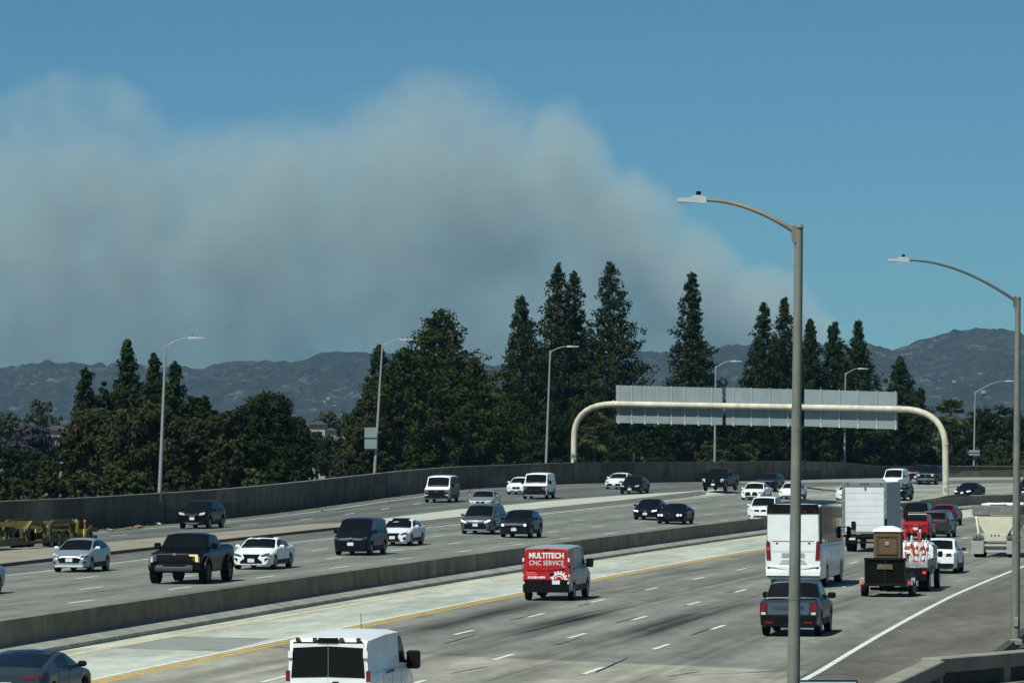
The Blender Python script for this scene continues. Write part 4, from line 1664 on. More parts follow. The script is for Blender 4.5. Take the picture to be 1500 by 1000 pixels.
finish(c, seams=False).place(481, 640 + 6600 * 6.5 / 99.5, z_right, True, fo=0)

c = Car('crossover_car', 'cuv', P_SLATE, 'dark slate blue fastback crossover beside the white delivery van and the yellow double line', H=1.48, rr=2.9, deck=4.35, L=4.75, W=1.92)
c.glazing(side=[(1.6, 2.35), (2.42, 3.2)])
c.patch('roof_glass', c.top_pt, list(np.linspace(c.p['rf'] + .05, c.p['rr'] - .05, 4)), [-.85, -.4, 0, .4, .85], GLASS)
tail_basic(c, [(.5, .9), (.88, .92), (.88, 1.0), (.5, .98)])
c.mirrors(BLACKP)
finish(c).place(8, 640 + 6600 * 6.5 / 104.5, z_right, True, fo=0)

# silver-grey pickup
c = Car('pickup_truck', 'pickup', P_SLATE, 'blue grey pickup with stamped tailgate lettering and black rear bumper', 'pickup', L=5.3, W=1.96, H=1.8, wr=.38, clear=.28, nose=1.0, hood=1.15, belt=1.16, deckz=1.2, tail=1.2, ro=1.15, ta=.05)
c.glazing(side=[(1.95, 2.7), (2.8, 3.45)])
w_ = c.W2 * .93
c.face('tailgate', sym([(w_ * .74, .72), (w_ * .76, 1.12)]), paint('tailgate_blue_grey', (.085, .11, .14), .35, .2), True, .02)
text_on(c.root, None, 'RIDGELINE', .17, (0, -c.L / 2 - .03, .94), RX, paint('stamp_dark', (.05, .065, .085), .4), sx=1.25)
for sg in (-1, 1):
    c.face('taillight', [(sg * w_ * .8, .8), (sg * w_ * 1.02, .8), (sg * w_ * 1.02, 1.1), (sg * w_ * .8, 1.1)], LAMPR, True, .022)
    c.face('reverse_light', [(sg * w_ * .82, .72), (sg * w_ * .98, .72), (sg * w_ * .98, .8), (sg * w_ * .82, .8)], LAMPW, True, .03)
    c.face('brake_element', [(sg * w_ * .86, .88), (sg * w_ * .98, .88), (sg * w_ * .98, .91), (sg * w_ * .86, .91)], LAMPRB, True, .03)
    c.face('brake_element', [(sg * w_ * .86, .98), (sg * w_ * .98, .98), (sg * w_ * .98, 1.01), (sg * w_ * .86, 1.01)], LAMPRB, True, .03)
c.face('rear_bumper', sym([(w_ * .98, .4), (w_ * 1.0, .68)]), BLACKP, True, .06)
c.pair('reflector', [(.5, .44), (.78, .44), (.76, .5), (.52, .5)], LAMPR, rear=True, out_=.07)
c.plate(-.1, .6, True)
c.face('plate_recess', sym([(.4, .52), (.4, .54)]), BLACKP, True, .07)
MB().box((0, -c.L / 2 + .85, 1.175), (1.6, 1.4, .06)).build('bed_liner', BLACKP, c.root)
MB().box((0, c.Y(3.3), 1.79), (.1, .12, .06)).build('roof_antenna', P_SLATE, c.root)
c.mirrors(BLACKP, size=(.26, .12, .2))
finish(c).place(1160, 929.5, z_right, True)

# shuttle bus
c = Car('shuttle_bus', 'bus', P_WHITE, 'large white shuttle bus with tall red tail lamps and dark side glass', 'bus', H=3.66, deckz=3.46, tail=3.4)
w_ = c.W2 * .94
DARKBAND = mat('bus_side_glass', (.014, .014, .013), .05, spec=.6)
for sg in (-1, 1):
    c.patch('side_glass', lambda d, v: c.side_pt(d, v, sg), list(np.linspace(.9, 9.45, 24)), [.04, .3, .6, .99], DARKBAND, .01)
    for d in np.linspace(1.0, 9.2, 7):
        c.patch('glass_seam', lambda a, v: c.side_pt(a, v, sg), [d - .012, d + .012], [.06, .5, .95], BLACKP, .014)
    c.face('taillight', [(sg * w_ * .82, 1.2), (sg * w_ * .98, 1.2), (sg * w_ * 1.0, 1.7), (sg * w_ * .98, 2.05), (sg * w_ * .86, 1.98)], LAMPR, True, .03)
    c.face('brake_element', [(sg * w_ * .88, 1.62), (sg * w_ * .95, 1.62), (sg * w_ * .95, 1.74), (sg * w_ * .88, 1.74)], LAMPRON if sg < 0 else LAMPR, True, .045)
    c.face('reflector', [(sg * w_ * .84, .82), (sg * w_ * .96, .82), (sg * w_ * .96, .86), (sg * w_ * .84, .86)], LAMPR, True, .03)
    c.patch('luggage_door', lambda d, v: c.low_pt(d, v, sg), list(np.linspace(2.8, 5.9, 6)), [.1, .4, .8], P_WHITE2, .012)
    for k in range(4):
        c.patch('panel_gap', lambda a, v: c.low_pt(a, v, sg), [2.7 + k * 1.05, 2.72 + k * 1.05], [.1, .5, .9], BLACKP, .014)
c.patch('windshield', c.top_pt, list(np.linspace(.3, .78, 4)), [-.9, -.5, 0, .5, .9], GLASS)
c.face('roof_cap', sym([(w_ * .97, 3.2), (w_ * .96, 3.5), (w_ * .9, 3.6)]), BLACKP, True, .03)
for xx in (-.95, -.5, 0, .5, .95):
    c.face('marker_lamp', [(xx - .06, 3.28), (xx + .06, 3.28), (xx + .06, 3.33), (xx - .06, 3.33)], LAMPR, True, .04)
c.patch('roof_panel', c.top_pt, list(np.linspace(1.2, 9.57, 8)), [-1, -.7, 0, .7, 1], TRIM, .014)
c.face('engine_door_gap', sym([(w_ * .78, 2.0), (w_ * .78, 2.02)]), BLACKP, True, .012)
c.face('engine_door_gap', sym([(w_ * .8, 1.56), (w_ * .8, 1.565)]), TRIM, True, .01)
c.face('plate_recess', [(-.62, 1.0), (.62, 1.0), (.46, 1.2), (-.46, 1.2)], mat('recess_grey', (.42, .44, .44), .5), True, .012)
c.face('rear_bumper', sym([(w_ * .99, .52), (w_ * 1.02, .92)]), P_WHITE, True, .06, .1)
c.plate(0, 1.1, True)
for k in range(5):
    c.face('vent_slot', [(-.5, 1.3 + .045 * k), (.5, 1.3 + .045 * k), (.5, 1.315 + .045 * k), (-.5, 1.315 + .045 * k)], mat('vent_grey', (.3, .31, .31), .5), True, .014)
for xx in (-.7, .7):
    c.face('door_latch', [(xx - .05, 1.9), (xx + .05, 1.9), (xx + .05, 1.95), (xx - .05, 1.95)], TRIM, True, .02)
c.face('panel_gap', sym([(.005, 2.1), (.005, 3.15)]), mat('seam_grey', (.35, .36, .36), .6), True, .012)
c.face('bumper_step', sym([(w_ * .98, .46), (w_ * .98, .5)]), BLACKP, True, .05)
for d in (c.p['fo'], c.L - c.p['ro']):
    for sg in (-1, 1):
        add_wheel(c.root, sg * (c.W2 - .18), c.Y(d), .48, .3, 8)
MB().box((0, -.4, .55), (1.9, 8.6, .4)).build('underbody', BLACKP, c.root)
MB().box((1.42, 4.6, 2.2), (.2, .16, .5), bev=.05).box((1.3, 4.65, 2.45), (.3, .05, .05)).build('mirror', BLACKP, c.root)
MB().box((-1.42, 4.6, 2.2), (.2, .16, .5), bev=.05).box((-1.3, 4.65, 2.45), (.3, .05, .05)).build('mirror', BLACKP, c.root)
c.place(1171, 857.5, z_right, True)

# white crossover ahead of the trailer
c = Car('crossover_car', 'cuv', P_WHITE, 'white sloping roofed crossover with dark smoked tail lamps beside the equipment truck', W=1.9, H=1.66, rr=3.3, deck=4.3, L=4.68, deckz=1.13)
c.glazing()
tail_basic(c, [(.42, .84), (.86, .84), (.88, .98), (.5, .98)], .62, mat('lamp_smoked_red', (.05, .01, .012), .2, coat=.6))
c.face('rear_diffuser', sym([(.78, .3), (.84, .5)]), BLACKP, True, .03)
c.face('emblem', [(.05 * math.cos(a), .95 + .05 * math.sin(a)) for a in np.linspace(0, 2 * math.pi, 9)[:-1]], CHROME, True, .025)
c.mirrors(BLACKP)
finish(c, black=True).place(1374, 839, z_right, True)

c = Car('crossover_car', 'cuv', P_RED, 'bright red crossover with white roof rack bar and bright badge behind the box truck', W=1.82, H=1.64)
c.glazing()
tail_basic(c, [(.46, .86), (.84, .88), (.84, 1.0), (.48, .98)], .72)
c.face('emblem', [(-.1, .93), (.1, .93), (.1, .99), (-.1, .99)], CHROME, True, .025)
MB().box((0, c.Y(c.p['rr']) - .02, c.p['H'] - .02), (1.2, .2, .05), bev=.02).build('spoiler', P_WHITE, c.root)
c.mirrors()
finish(c).place(1343, 790, z_right, True)

c = Car('minivan_car', 'minivan', P_DGREY, 'dark grey minivan with chrome tailgate strip between two red cars', 'minivan')
c.glazing()
tail_basic(c, [(.56, .88), (.9, .9), (.9, 1.04), (.58, 1.0)], .7)
c.face('chrome_trim', sym([(.5, .86), (.5, .9)]), CHROME, True, .025)
c.mirrors()
finish(c).place(1370, 786.5, z_right, True)

c = Car('hatchback_car', 'suv', P_DRED, 'dark red hatchback car ahead of the dark grey minivan near the median', W=1.88, H=1.56)
c.glazing()
tail_basic(c, [(.5, .84), (.88, .86), (.88, 1.0), (.52, .96)], .72)
c.face('emblem', [(.06 * math.cos(a), .98 + .05 * math.sin(a)) for a in np.linspace(0, 2 * math.pi, 9)[:-1]], CHROME, True, .025)
c.mirrors()
finish(c).place(1383, 769, z_right, True)

c = Car('sport_utility_car', 'suv', P_BLACK, 'black sport utility car ahead of the bright red crossover', H=1.8, W=1.92)
c.glazing()
tail_basic(c, [(.66, .9), (.88, .9), (.88, 1.06), (.66, 1.06)], .74)
c.face('chrome_trim', sym([(.7, 1.04), (.7, 1.08)]), CHROME, True, .025)
c.mirrors()
finish(c).place(1343, 771, z_right, True)

# ------------------------------------------------------------------ trucks and trailers built piece by piece


def place_root(name, label, cat, px, py, zf, group=None, yaw=None):
    q = site(px, py, zf)
    h = math.radians(yaw) if yaw is not None else lateral(q.x, q.y)[2]
    r = empty(name, q, -h)
    tag(r, label, cat, group)
    return r, q, h


# box truck (rear at y=0, forward +y)
BT, q, h = place_root('box_truck', 'white box truck with roll-up rear door and grey framed cargo body', 'truck', 1266, 808, z_right)
FR = mat('truck_frame_grey', (.2, .215, .215), .5, .2)
SIDE = mat('truck_side_panel', (.42, .45, .46), .45, .15, var=.06)
b = MB().box((0, 3.6, 2.5), (2.5, 7.2, 2.86), bev=.03)
b.build('cargo_body', SIDE, BT)
b = MB().box((-1.19, -.02, 2.5), (.16, .08, 2.9)).box((1.19, -.02, 2.5), (.16, .08, 2.9)).box((0, -.02, 3.83), (2.22, .08, .24)).box((0, -.02, 1.1), (2.22, .08, .12))
b.build('door_frame', FR, BT)
DW = mat('door_white', (.72, .74, .74), .5, var=.1, scale=1.2, streak=.1)
for i in range(7):
    MB().box((0, .0, 1.335 + i * .362), (2.2, .06, .35), bev=.008).build('door_slat', DW, BT)
for x in (-.95, -.18, 0, .18, .95):
    MB().box((x, -.075, 3.86), (.1, .04, .05)).build('marker_lamp', LAMPR, BT)
for x in (-1.19, 1.19):
    for z in (1.5, 2.2, 2.9, 3.5):
        MB().box((x, -.07, z), (.1, .03, .14), bev=.01).build('hinge', STEEL, BT)
MB().box((-.7, .0, .78), (.36, .04, .18)).build('license_plate', PLATE, BT)
MB().box((.05, -.06, 3.62), (.1, .06, .16)).build('door_latch', FR, BT)
MB().box((0, .2, .92), (2.45, .5, .16)).box((0, .05, .55), (2.2, .08, .1)).box((-.7, .1, .72), (.08, .1, .3)).box((.7, .1, .72), (.08, .1, .3)).build('underride_guard', TRIM, BT)
MB().box((0, 3.4, .85), (.9, 6.8, .26)).build('chassis', BLACKP, BT)
for sg in (-1, 1):
    MB().box((sg * .9, .06, .98), (.22, .06, .1)).build('taillight', LAMPR, BT)
    MB().box((sg * .86, .62, .62), (.6, .03, .62)).build('mud_flap', BLACKP, BT)
    for x in (1.06, .78):
        add_wheel(BT, sg * x, 1.6, .5, .25, 6)
    add_wheel(BT, sg * 1.05, 8.2, .5, .25, 6)
MB().box((0, 8.4, 1.6), (2.3, 2.0, 1.7), bev=.15).build('cab', P_WHITE, BT, 40)
MB().box((0, 8.4, 2.06), (2.32, 1.2, .6), bev=.05).build('cab_window', GLASS, BT)
for sg in (-1, 1):
    MB().box((sg * 1.4, 8.9, 1.95), (.18, .12, .5), bev=.03).box((sg * 1.25, 8.95, 2.15), (.3, .04, .04)).build('mirror', BLACKP, BT)
MB().box((-.62, -.08, 1.5), (.24, .05, .48), bev=.05).build('step_pad', BLACKP, BT)

# utility trailer with ramp gate (rear at y=0)
TR, q, h = place_root('utility_trailer', 'black utility trailer with raised rear gate and two lit red lamps', 'trailer', 1296, 874, z_right)
TB = mat('trailer_black', (.007, .007, .008), .5, spec=.08)
TB2 = mat('trailer_steel', (.014, .014, .015), .5, .1, spec=.1)
MB().box((0, 2.2, .5), (1.66, 4.3, .1)).box((-.8, 2.2, .72), (.06, 4.3, .38)).box((.8, 2.2, .72), (.06, 4.3, .38)).build('bed', TB, TR)
g = MB()
for x in (-.8, 0, .8):
    g.box((x, 0, 1.02), (.07, .06, 1.05))
g.box((0, 0, 1.56), (1.72, .07, .08)).box((0, 0, .52), (1.72, .07, .1))
g.build('gate_frame', TB2, TR)
MB().box((0, .03, 1.03), (1.62, .03, 1.0)).build('gate_mesh', mat('gate_mesh_black', (.006, .006, .006), .7, var=.6, scale=14, spec=.05), TR)
MB().box((0, -.035, 1.24), (.62, .02, .2)).build('gate_sign', mat('gate_sign_tan', (.13, .11, .06), .6, var=.6, scale=9), TR)
for sg in (-1, 1):
    b = MB()
    b.prism([(1.5 + .5 * math.cos(a), .34 + .42 * math.sin(a)) for a in np.linspace(0, math.pi, 9)] + [(1.5 + .46 * math.cos(a), .34 + .37 * math.sin(a)) for a in np.linspace(math.pi, 0, 9)], 0, sg * .85, sg * 1.1)
    b.build('fender', STEEL, TR)
    for yy in (1.1, 1.9):
        add_wheel(TR, sg * .97, yy, .33, .2, 5)
    MB().box((sg * .96, .42, .62), (.26, .1, .3), bev=.03).build('lamp_box', STEEL, TR)
    MB().lathe([(.001, -.03), (.06, -.03), (.07, .02)], (sg * .95, .35, .58), 'y', 12).build('taillight', LAMPRON, TR)
MB().box((0, 5.0, .45), (.12, 1.6, .12)).build('drawbar', TB, TR)
MB().box((0, 1.5, .3), (1.5, .12, .12)).build('axle', TB, TR)

# portable toilet riding on the trailer
fx = Vector((math.sin(h), math.cos(h), 0))
rx_ = Vector((math.cos(h), -math.sin(h), 0))


def on_trailer(x, y, z):
    return q + rx_ * x + fx * y + Vector((0, 0, z))


TAN = mat('tan_plastic', (.14, .088, .04), .6, var=.1)
TAN2 = mat('tan_plastic_dark', (.1, .062, .03), .6)
PT = empty('portable_toilet', on_trailer(.02, 1.2, .552), -h)
tag(PT, 'tan portable toilet with white roof riding on the utility trailer', 'toilet')
MB().box((0, 0, 1.05), (1.1, 1.1, 2.1), bev=.03).build('cabin', TAN, PT)
b = MB()
b.add([(-.6, -.6, 2.1), (.6, -.6, 2.1), (.6, .6, 2.1), (-.6, .6, 2.1), (-.52, -.52, 2.2), (.52, -.52, 2.2), (.52, .52, 2.2), (-.52, .52, 2.2), (-.2, -.2, 2.32), (.2, -.2, 2.32), (.2, .2, 2.32), (-.2, .2, 2.32)], [(0, 1, 5, 4), (1, 2, 6, 5), (2, 3, 7, 6), (3, 0, 4, 7), (4, 5, 9, 8), (5, 6, 10, 9), (6, 7, 11, 10), (7, 4, 8, 11), (8, 9, 10, 11), (3, 2, 1, 0)])
b.build('roof', mat('white_plastic', (.72, .73, .72), .5), PT)
MB().tube([(-.1, 0, 2.3), (-.1, 0, 2.62)], .05, 8).build('vent_pipe', BLACKP, PT)
for z0, hh in ((.75, .62), (1.55, .72)):
    b = MB()
    for sx in (-1, 1):
        b.box((sx * .4, -.565, z0), (.06, .04, hh))
    b.box((0, -.565, z0 + hh / 2), (.86, .04, .06)).box((0, -.565, z0 - hh / 2), (.86, .04, .06))
    b.build('panel_frame', TAN2, PT)
MB().box((0, -.57, 1.6), (.16, .05, .16), bev=.02).build('sign_plate', STEEL, PT)
for x, y, sz, cl, nm, lb in ((-.62, .5, (.34, .5, .7), (.3, .31, .3), 'metal_drum_box', 'pale metal box beside the portable toilet on the trailer'), (.3, .42, (.42, .4, .34), (.03, .03, .032), 'engine_pump', 'dark pump engine in front of the portable toilet')):
    o_ = MB().box((0, 0, sz[2] / 2), sz, bev=.05).box((0, 0, sz[2] + .04), (sz[0] * .5, sz[1] * .5, .08)).build(nm, mat('load_' + nm, cl, .5, .2), None)
    o_.location = on_trailer(x, y, .552)
    o_.rotation_euler = (0, 0, -h)
    tag(o_, lb, 'equipment')

# equipment truck towing it
ET = empty('equipment_truck', on_trailer(.12, 6.4, 0) - Vector((0, 0, q.z)), -h)
tag(ET, 'white flatbed equipment truck loaded with red and white traffic gear, towing the trailer', 'truck')
MB().box((0, 2.2, .95), (2.06, 4.4, .14)).build('flatbed', TRIM, ET)
for sg in (-1, 1):
    MB().box((sg * 1.03, 2.2, 1.2), (.05, 4.4, .34)).build('side_board', mat('side_board_grey', (.33, .34, .33), .6, var=.4, scale=4), ET)
    for x in (1.0, .74):
        add_wheel(ET, sg * x * .95, 1.1, .42, .22, 6)
    add_wheel(ET, sg * .98, 5.6, .42, .22, 6)
    MB().box((sg * .92, -.04, .82), (.16, .06, .1)).build('taillight', LAMPRON if sg > 0 else LAMPR, ET)
MB().box((0, 0, 1.15), (1.98, .06, .26)).build('tailboard', mat('tailboard_dirty', (.3, .3, .29), .6, var=.7, scale=7), ET)
MB().box((0, 0, .66), (2.0, .1, .36)).build('rear_bumper', BLACKP, ET)
MB().box((0, 3.4, .6), (.8, 6.4, .2)).build('chassis', BLACKP, ET)
MB().box((-.02, 5.6, 1.25), (1.86, 2.2, 1.4), bev=.2).build('cab', P_WHITE, ET, 40)
MB().box((-.02, 5.5, 1.66), (1.88, 1.3, .4), bev=.05).build('cab_window', GLASS, ET)
MB().box((1.1, 5.9, 1.45), (.2, .12, .26), bev=.04).build('mirror', BLACKP, ET)
CONE_R = mat('cone_red', (.5, .05, .03), .6)
CONE_W = mat('cone_white', (.74, .73, .71), .5)
et0 = Vector(ET.location)
n = 0
cone_body = cone_band = None
for i, (x, y, zz, tilt) in enumerate(((.2, .5, 1.025, 0), (.55, .45, 1.025, .1), (.85, .6, 1.025, -.1), (.35, 1.0, 1.025, 0), (.75, 1.1, 1.025, .15), (.9, 1.7, 1.025, 0), (.5, 1.7, 1.025, -.12), (.1, 1.4, 1.025, .1))):
    r_ = empty('traffic_cone', et0 + rx_ * x + fx * y + Vector((0, 0, zz)), -h)
    r_.rotation_euler = (tilt, tilt * .6, -h)
    tag(r_, 'red and white traffic cone stacked on the equipment truck', 'traffic cone', 'traffic cones on the equipment truck')
    if cone_body is None:
        b1 = MB().box((0, 0, .02), (.36, .36, .04)).lathe([(.15, .04), (.105, .32), (.06, .66), (.03, .9), (.001, .9)], (0, 0, 0), 'z', 12).build('cone_body', CONE_R, r_)
        b2 = MB().lathe([(.116, .3), (.094, .48)], (0, 0, 0), 'z', 12).lathe([(.079, .58), (.062, .74)], (0, 0, 0), 'z', 12).build('cone_band', CONE_W, r_)
        cone_body, cone_band = b1.data, b2.data
    else:
        link(bpy.data.objects.new('cone_body', cone_body), r_)
        link(bpy.data.objects.new('cone_band', cone_band), r_)
b = MB().lathe([(.3, -.09), (.36, -.06), (.36, .06), (.3, .09), (.3, -.09)], (0, 0, 0), 'y', 18)
sp_ = b.build('hose_reel', CONE_W, None)
sp_.location = et0 + rx_ * .1 + fx * .25 + Vector((0, 0, 1.4))
sp_.rotation_euler = (0, 0, -h)
tag(sp_, 'white hose reel standing at the back of the equipment truck', 'reel')
for i, (x, y, zz) in enumerate(((.72, .9, 1.55), (.5, 2.4, 1.6), (.2, 2.9, 1.8))):
    b = MB()
    for sx in (-.28, .28):
        b.tube([(sx, -.2, -.5), (sx, 0, .3), (sx * .6, .1, .38)], .035, 6)
    o_ = b.box((0, 0, .1), (.7, .04, .16)).box((0, -.08, -.2), (.7, .04, .16)).build('folding_barricade', CONE_W if i != 1 else CONE_R, None)
    o_.location = et0 + rx_ * x + fx * y + Vector((0, 0, zz - .2))
    o_.rotation_euler = (.1, .3 - .3 * i, -h)
    tag(o_, ['white folding barricade frame nearest the tailboard of the equipment truck', 'red folding barricade frame on the equipment truck', 'white folding barricade frame highest on the equipment truck load'][i], 'barricade')

# upright delineator posts wedged among the cones
for i, (x, y, hh, red, tl) in enumerate(((.28, .3, 1.35, 0, .05), (.46, .7, 1.55, 1, -.06), (.66, .35, 1.2, 0, .12), (.82, .8, 1.4, 1, -.1), (.93, .45, 1.15, 0, .08), (.12, .8, 1.5, 1, -.04), (.58, 1.2, 1.6, 0, .03))):
    r_ = empty('delineator_post', et0 + rx_ * x + fx * y + Vector((0, 0, 1.025)), -h)
    r_.rotation_euler = (tl, tl * 1.5, -h)
    tag(r_, '%s delineator post standing in the load of the equipment truck, %s' % ('red' if red else 'white', ['beside the hose reel', 'behind the shortest white post', 'near the tailboard middle', 'by the outer side board', 'at the tailboard corner', 'nearest the portable toilet', 'deepest in the load'][i]), 'post', 'posts on the equipment truck')
    MB().tube([(0, 0, 0), (0, 0, hh)], .05, 8).build('tube', CONE_R if red else CONE_W, r_)
    MB().tube([(0, 0, hh * .6), (0, 0, hh * .75)], .054, 8).build('band', CONE_W if red else CONE_R, r_)
    MB().box((0, 0, hh + .04), (.16, .05, .1), bev=.02).build('grip', CONE_R if red else BLACKP, r_)

# belly dump trailer
BD, q, h = place_root('dump_trailer', 'cream belly dump trailer with tapered hopper and grey mud flaps', 'trailer', 1457, 816, z_right)
CREAM = mat('cream_paint', (.56, .53, .4), .5, var=.12, scale=2)
GRIME = mat('grimy_steel', (.2, .2, .17), .7, .2, var=.25, scale=3)
hop = MB()
hop.add([(-1.25, 1.0, 2.25), (1.25, 1.0, 2.25), (.62, .9, 1.28), (-.62, .9, 1.28), (-1.25, 9, 2.25), (1.25, 9, 2.25), (.62, 6, 1.0), (-.62, 6, 1.0)], [(0, 1, 2, 3), (5, 4, 7, 6), (1, 5, 6, 2), (4, 0, 3, 7), (3, 2, 6, 7)])
hop.build('hopper', CREAM, BD)
MB().box((0, 1.0, 2.52), (2.6, .14, .5), bev=.03).box((-1.27, 5, 2.52), (.1, 8, .5)).box((1.27, 5, 2.52), (.1, 8, .5)).build('hopper_rim', GRIME, BD)
MB().box((0, .1, 1.08), (1.35, .16, .42), bev=.02).box((0, .2, .72), (2.3, .14, .2)).build('rear_beam', CREAM, BD)
for sg in (-1, 1):
    MB().box((sg * .92, .0, 1.12), (.62, .12, .14)).build('lamp_bar', GRIME, BD)
    for k in range(2):
        MB().lathe([(.001, -.03), (.045, -.03), (.05, .02)], (sg * (.8 + .2 * k), -.05, 1.13), 'y', 10).build('taillight', LAMPR, BD)
    MB().box((sg * .95, .05, .62), (.66, .03, .84)).build('mud_flap', mat('mud_flap_grey', (.33, .34, .31), .7, var=.12), BD)
    MB().box((sg * 1.02, 1.1, 1.06), (.56, 2.2, .05)).build('fender', CREAM, BD)
    MB().tube([(sg * .9, .2, 1.25), (sg * 1.1, .95, 2.2)], .06, 8).build('hopper_strut', CREAM, BD)
    for yy in (.75, 1.85):
        for x in (1.05, .76):
            add_wheel(BD, sg * x, yy, .5, .26, 6)
for k in range(3):
    MB().lathe([(.001, -.03), (.035, -.03), (.04, .02)], (-.2 + .2 * k, .0, 1.22), 'y', 8).build('marker_lamp', LAMPR, BD)
MB().box((0, .3, .5), (1.2, .06, .42)).build('centre_flap', mat('centre_flap_pale', (.45, .46, .43), .7), BD)
b = MB()
for i in range(9):
    b.box((-.6 + .22 * i, 1.6 + (i % 3) * .4, 2.82 + .03 * (i % 2)), (.5, 1.0, .16), .2 * i, 0, .06)
b.build('rolled_tarp', mat('white_tarp', (.7, .71, .69), .7, var=.1), BD)

# yellow lowboy trailer parked on the ramp shoulder
LQ0 = site(104, 800, z_ramp)
LB = empty('lowboy_trailer', LQ0, -math.radians(14))
tag(LB, 'empty yellow and brown lowboy trailer parked on the ramp shoulder', 'trailer')
YEL = mat('machine_yellow', (.66, .52, .03), .5, var=.15)
OLV = mat('olive_brown_paint', (.085, .066, .014), .6, var=.5, scale=2)
for sg in (-1, 1):
    b = MB()
    # open swan-neck side frame: a bent upper rail over a straight lower one (far end y=0, near end y=-18)
    up_ = [(0.6, 1.0), (-.4, 1.05), (-1.6, .78), (-2.6, .74), (-3.0, 1.36), (-3.4, 1.52), (-6.2, 1.5), (-6.7, 1.3), (-7.1, .95), (-7.7, 1.5), (-9.6, 1.52), (-10.3, 1.2), (-10.8, .72), (-18.5, .64)]
    b.prism(up_ + [(y, z - .24) for y, z in up_[::-1]], 0, sg * 1.12, sg * 1.3)
    b.build('upper_rail', OLV, LB)
    MB().prism([(.5, .42), (.5, .6), (-18.5, .42), (-18.5, .3)], 0, sg * 1.13, sg * 1.29).build('lower_rail', OLV, LB)
    for yy in (-.2, -2.7, -3.3, -6.4, -7.3, -9.9, -10.7):
        MB().box((sg * 1.2, yy, .8), (.14, .16, .7)).build('frame_post', OLV, LB)
    for y0, y1, z0, z1 in ((-3.0, -3.4, 1.36, 1.52), (-7.1, -7.7, .95, 1.5), (-9.6, -10.3, 1.52, 1.2)):
        MB().prism([(y0, z0 + .01), (y1, z1 + .01), (y1, z1 - .1), (y0, z0 - .1)], 0, sg * 1.301, sg * 1.34).build('edge_strip', mat('faded_cream_edge', (.36, .34, .2), .6), LB)
    MB().prism([(-3.1, .8), (-2.75, .8), (-2.5, 1.42), (-2.95, 1.5)], 0, sg * 1.31, sg * 1.36).build('yellow_bracket', YEL, LB)
    MB().prism([(-1.8, .55), (-1.5, .55), (-1.3, .95), (-1.7, .98)], 0, sg * 1.31, sg * 1.36).build('yellow_bracket', YEL, LB)
    MB().prism([(-7.5, .7), (-7.2, .7), (-6.9, 1.2), (-7.3, 1.25)], 0, sg * 1.31, sg * 1.36).build('pale_bracket', mat('faded_yellow', (.34, .32, .2), .6), LB)
    for yy in (-3.6, -4.75, -5.9):
        add_wheel(LB, sg * .95, yy, .47, .26, 6)
    for yy in (-.2, -1.2):
        add_wheel(LB, sg * .9, yy, .42, .26, 6)
for yy, zz in ((-.2, .8), (-3.2, 1.3), (-6.0, 1.35), (-8.0, 1.3), (-9.4, 1.35), (-12, .55), (-15, .55), (-18, .5)):
    MB().box((0, yy, zz), (2.3, .22, .22)).build('cross_member', OLV, LB)
MB().box((0, -14.5, .5), (2.2, 7.6, .1)).build('deck', mat('deck_timber', (.09, .07, .045), .9, var=.3), LB)
MB().box((0, -4.8, 1.12), (1.5, 3.2, .12)).build('axle_deck', OLV, LB)
MB().tube([(1.1, -.9, .9), (1.1, -.9, 1.3)], .03, 6).box((1.1, -.9, 1.36), (.11, .11, .12), bev=.03).build('beacon', mat('beacon_orange', (.75, .16, .02), .4), LB)
MB().tube([(.9, .5, .7), (.95, .55, 1.05)], .05, 6).build('marker_post', mat('marker_red', (.35, .03, .03), .5), LB)

# litter by the wall
for i, (px, py, cl, sz) in enumerate(((189, 775, (.2, .12, .07), .35), (203, 773, (.26, .15, .1), .4), (231, 768.5, (.6, .6, .57), .38), (162, 777, (.3, .28, .24), .3))):
    q = site(px, py, z_ramp)
    b = MB().box((0, 0, sz * .2), (sz * 1.3, sz, sz * .4), bev=.06).box((sz * .4, .1, sz * .35), (sz * .6, sz * .5, sz * .3), .5, .2, .05)
    o_ = b.build('litter', mat('litter_%s' % 'abcd'[i], cl, .8), None)
    o_.location = q
    o_.rotation_euler = (0, 0, i * .9)
    tag(o_, ['brown crushed carton lying at the foot of the wall', 'reddish scrap of rubbish lying at the foot of the wall', 'white plastic bag lying at the foot of the wall', 'pale grey rag lying at the foot of the wall'][i], 'litter')

# ------------------------------------------------------------------ sign gantry
GP = mat('gantry_paint', (.58, .535, .42), .6, var=.16, scale=1.2, streak=.18, detail=8)
ALU = mat('sign_back_aluminium', (.3, .345, .35), .45, .25, var=.08, scale=.8, rnd=.06)
ALU2 = mat('sign_rib', (.46, .48, .46), .45, .3)
pR = spot(1385, 724, 408)
pL = spot(840, 680, 436)
beamL, beamR = spot(899, 591.5, 433.5), spot(1318, 599, 410.5)
GA = empty('sign_gantry', (pR.x, pR.y, 0))
tag(GA, 'cream tubular overhead sign gantry arching across the oncoming lanes', 'sign gantry')


def arc3(a, b, corner, n=10):
    return [a.lerp(corner, t).lerp(corner.lerp(b, t), t) for t in np.linspace(0, 1, n)]


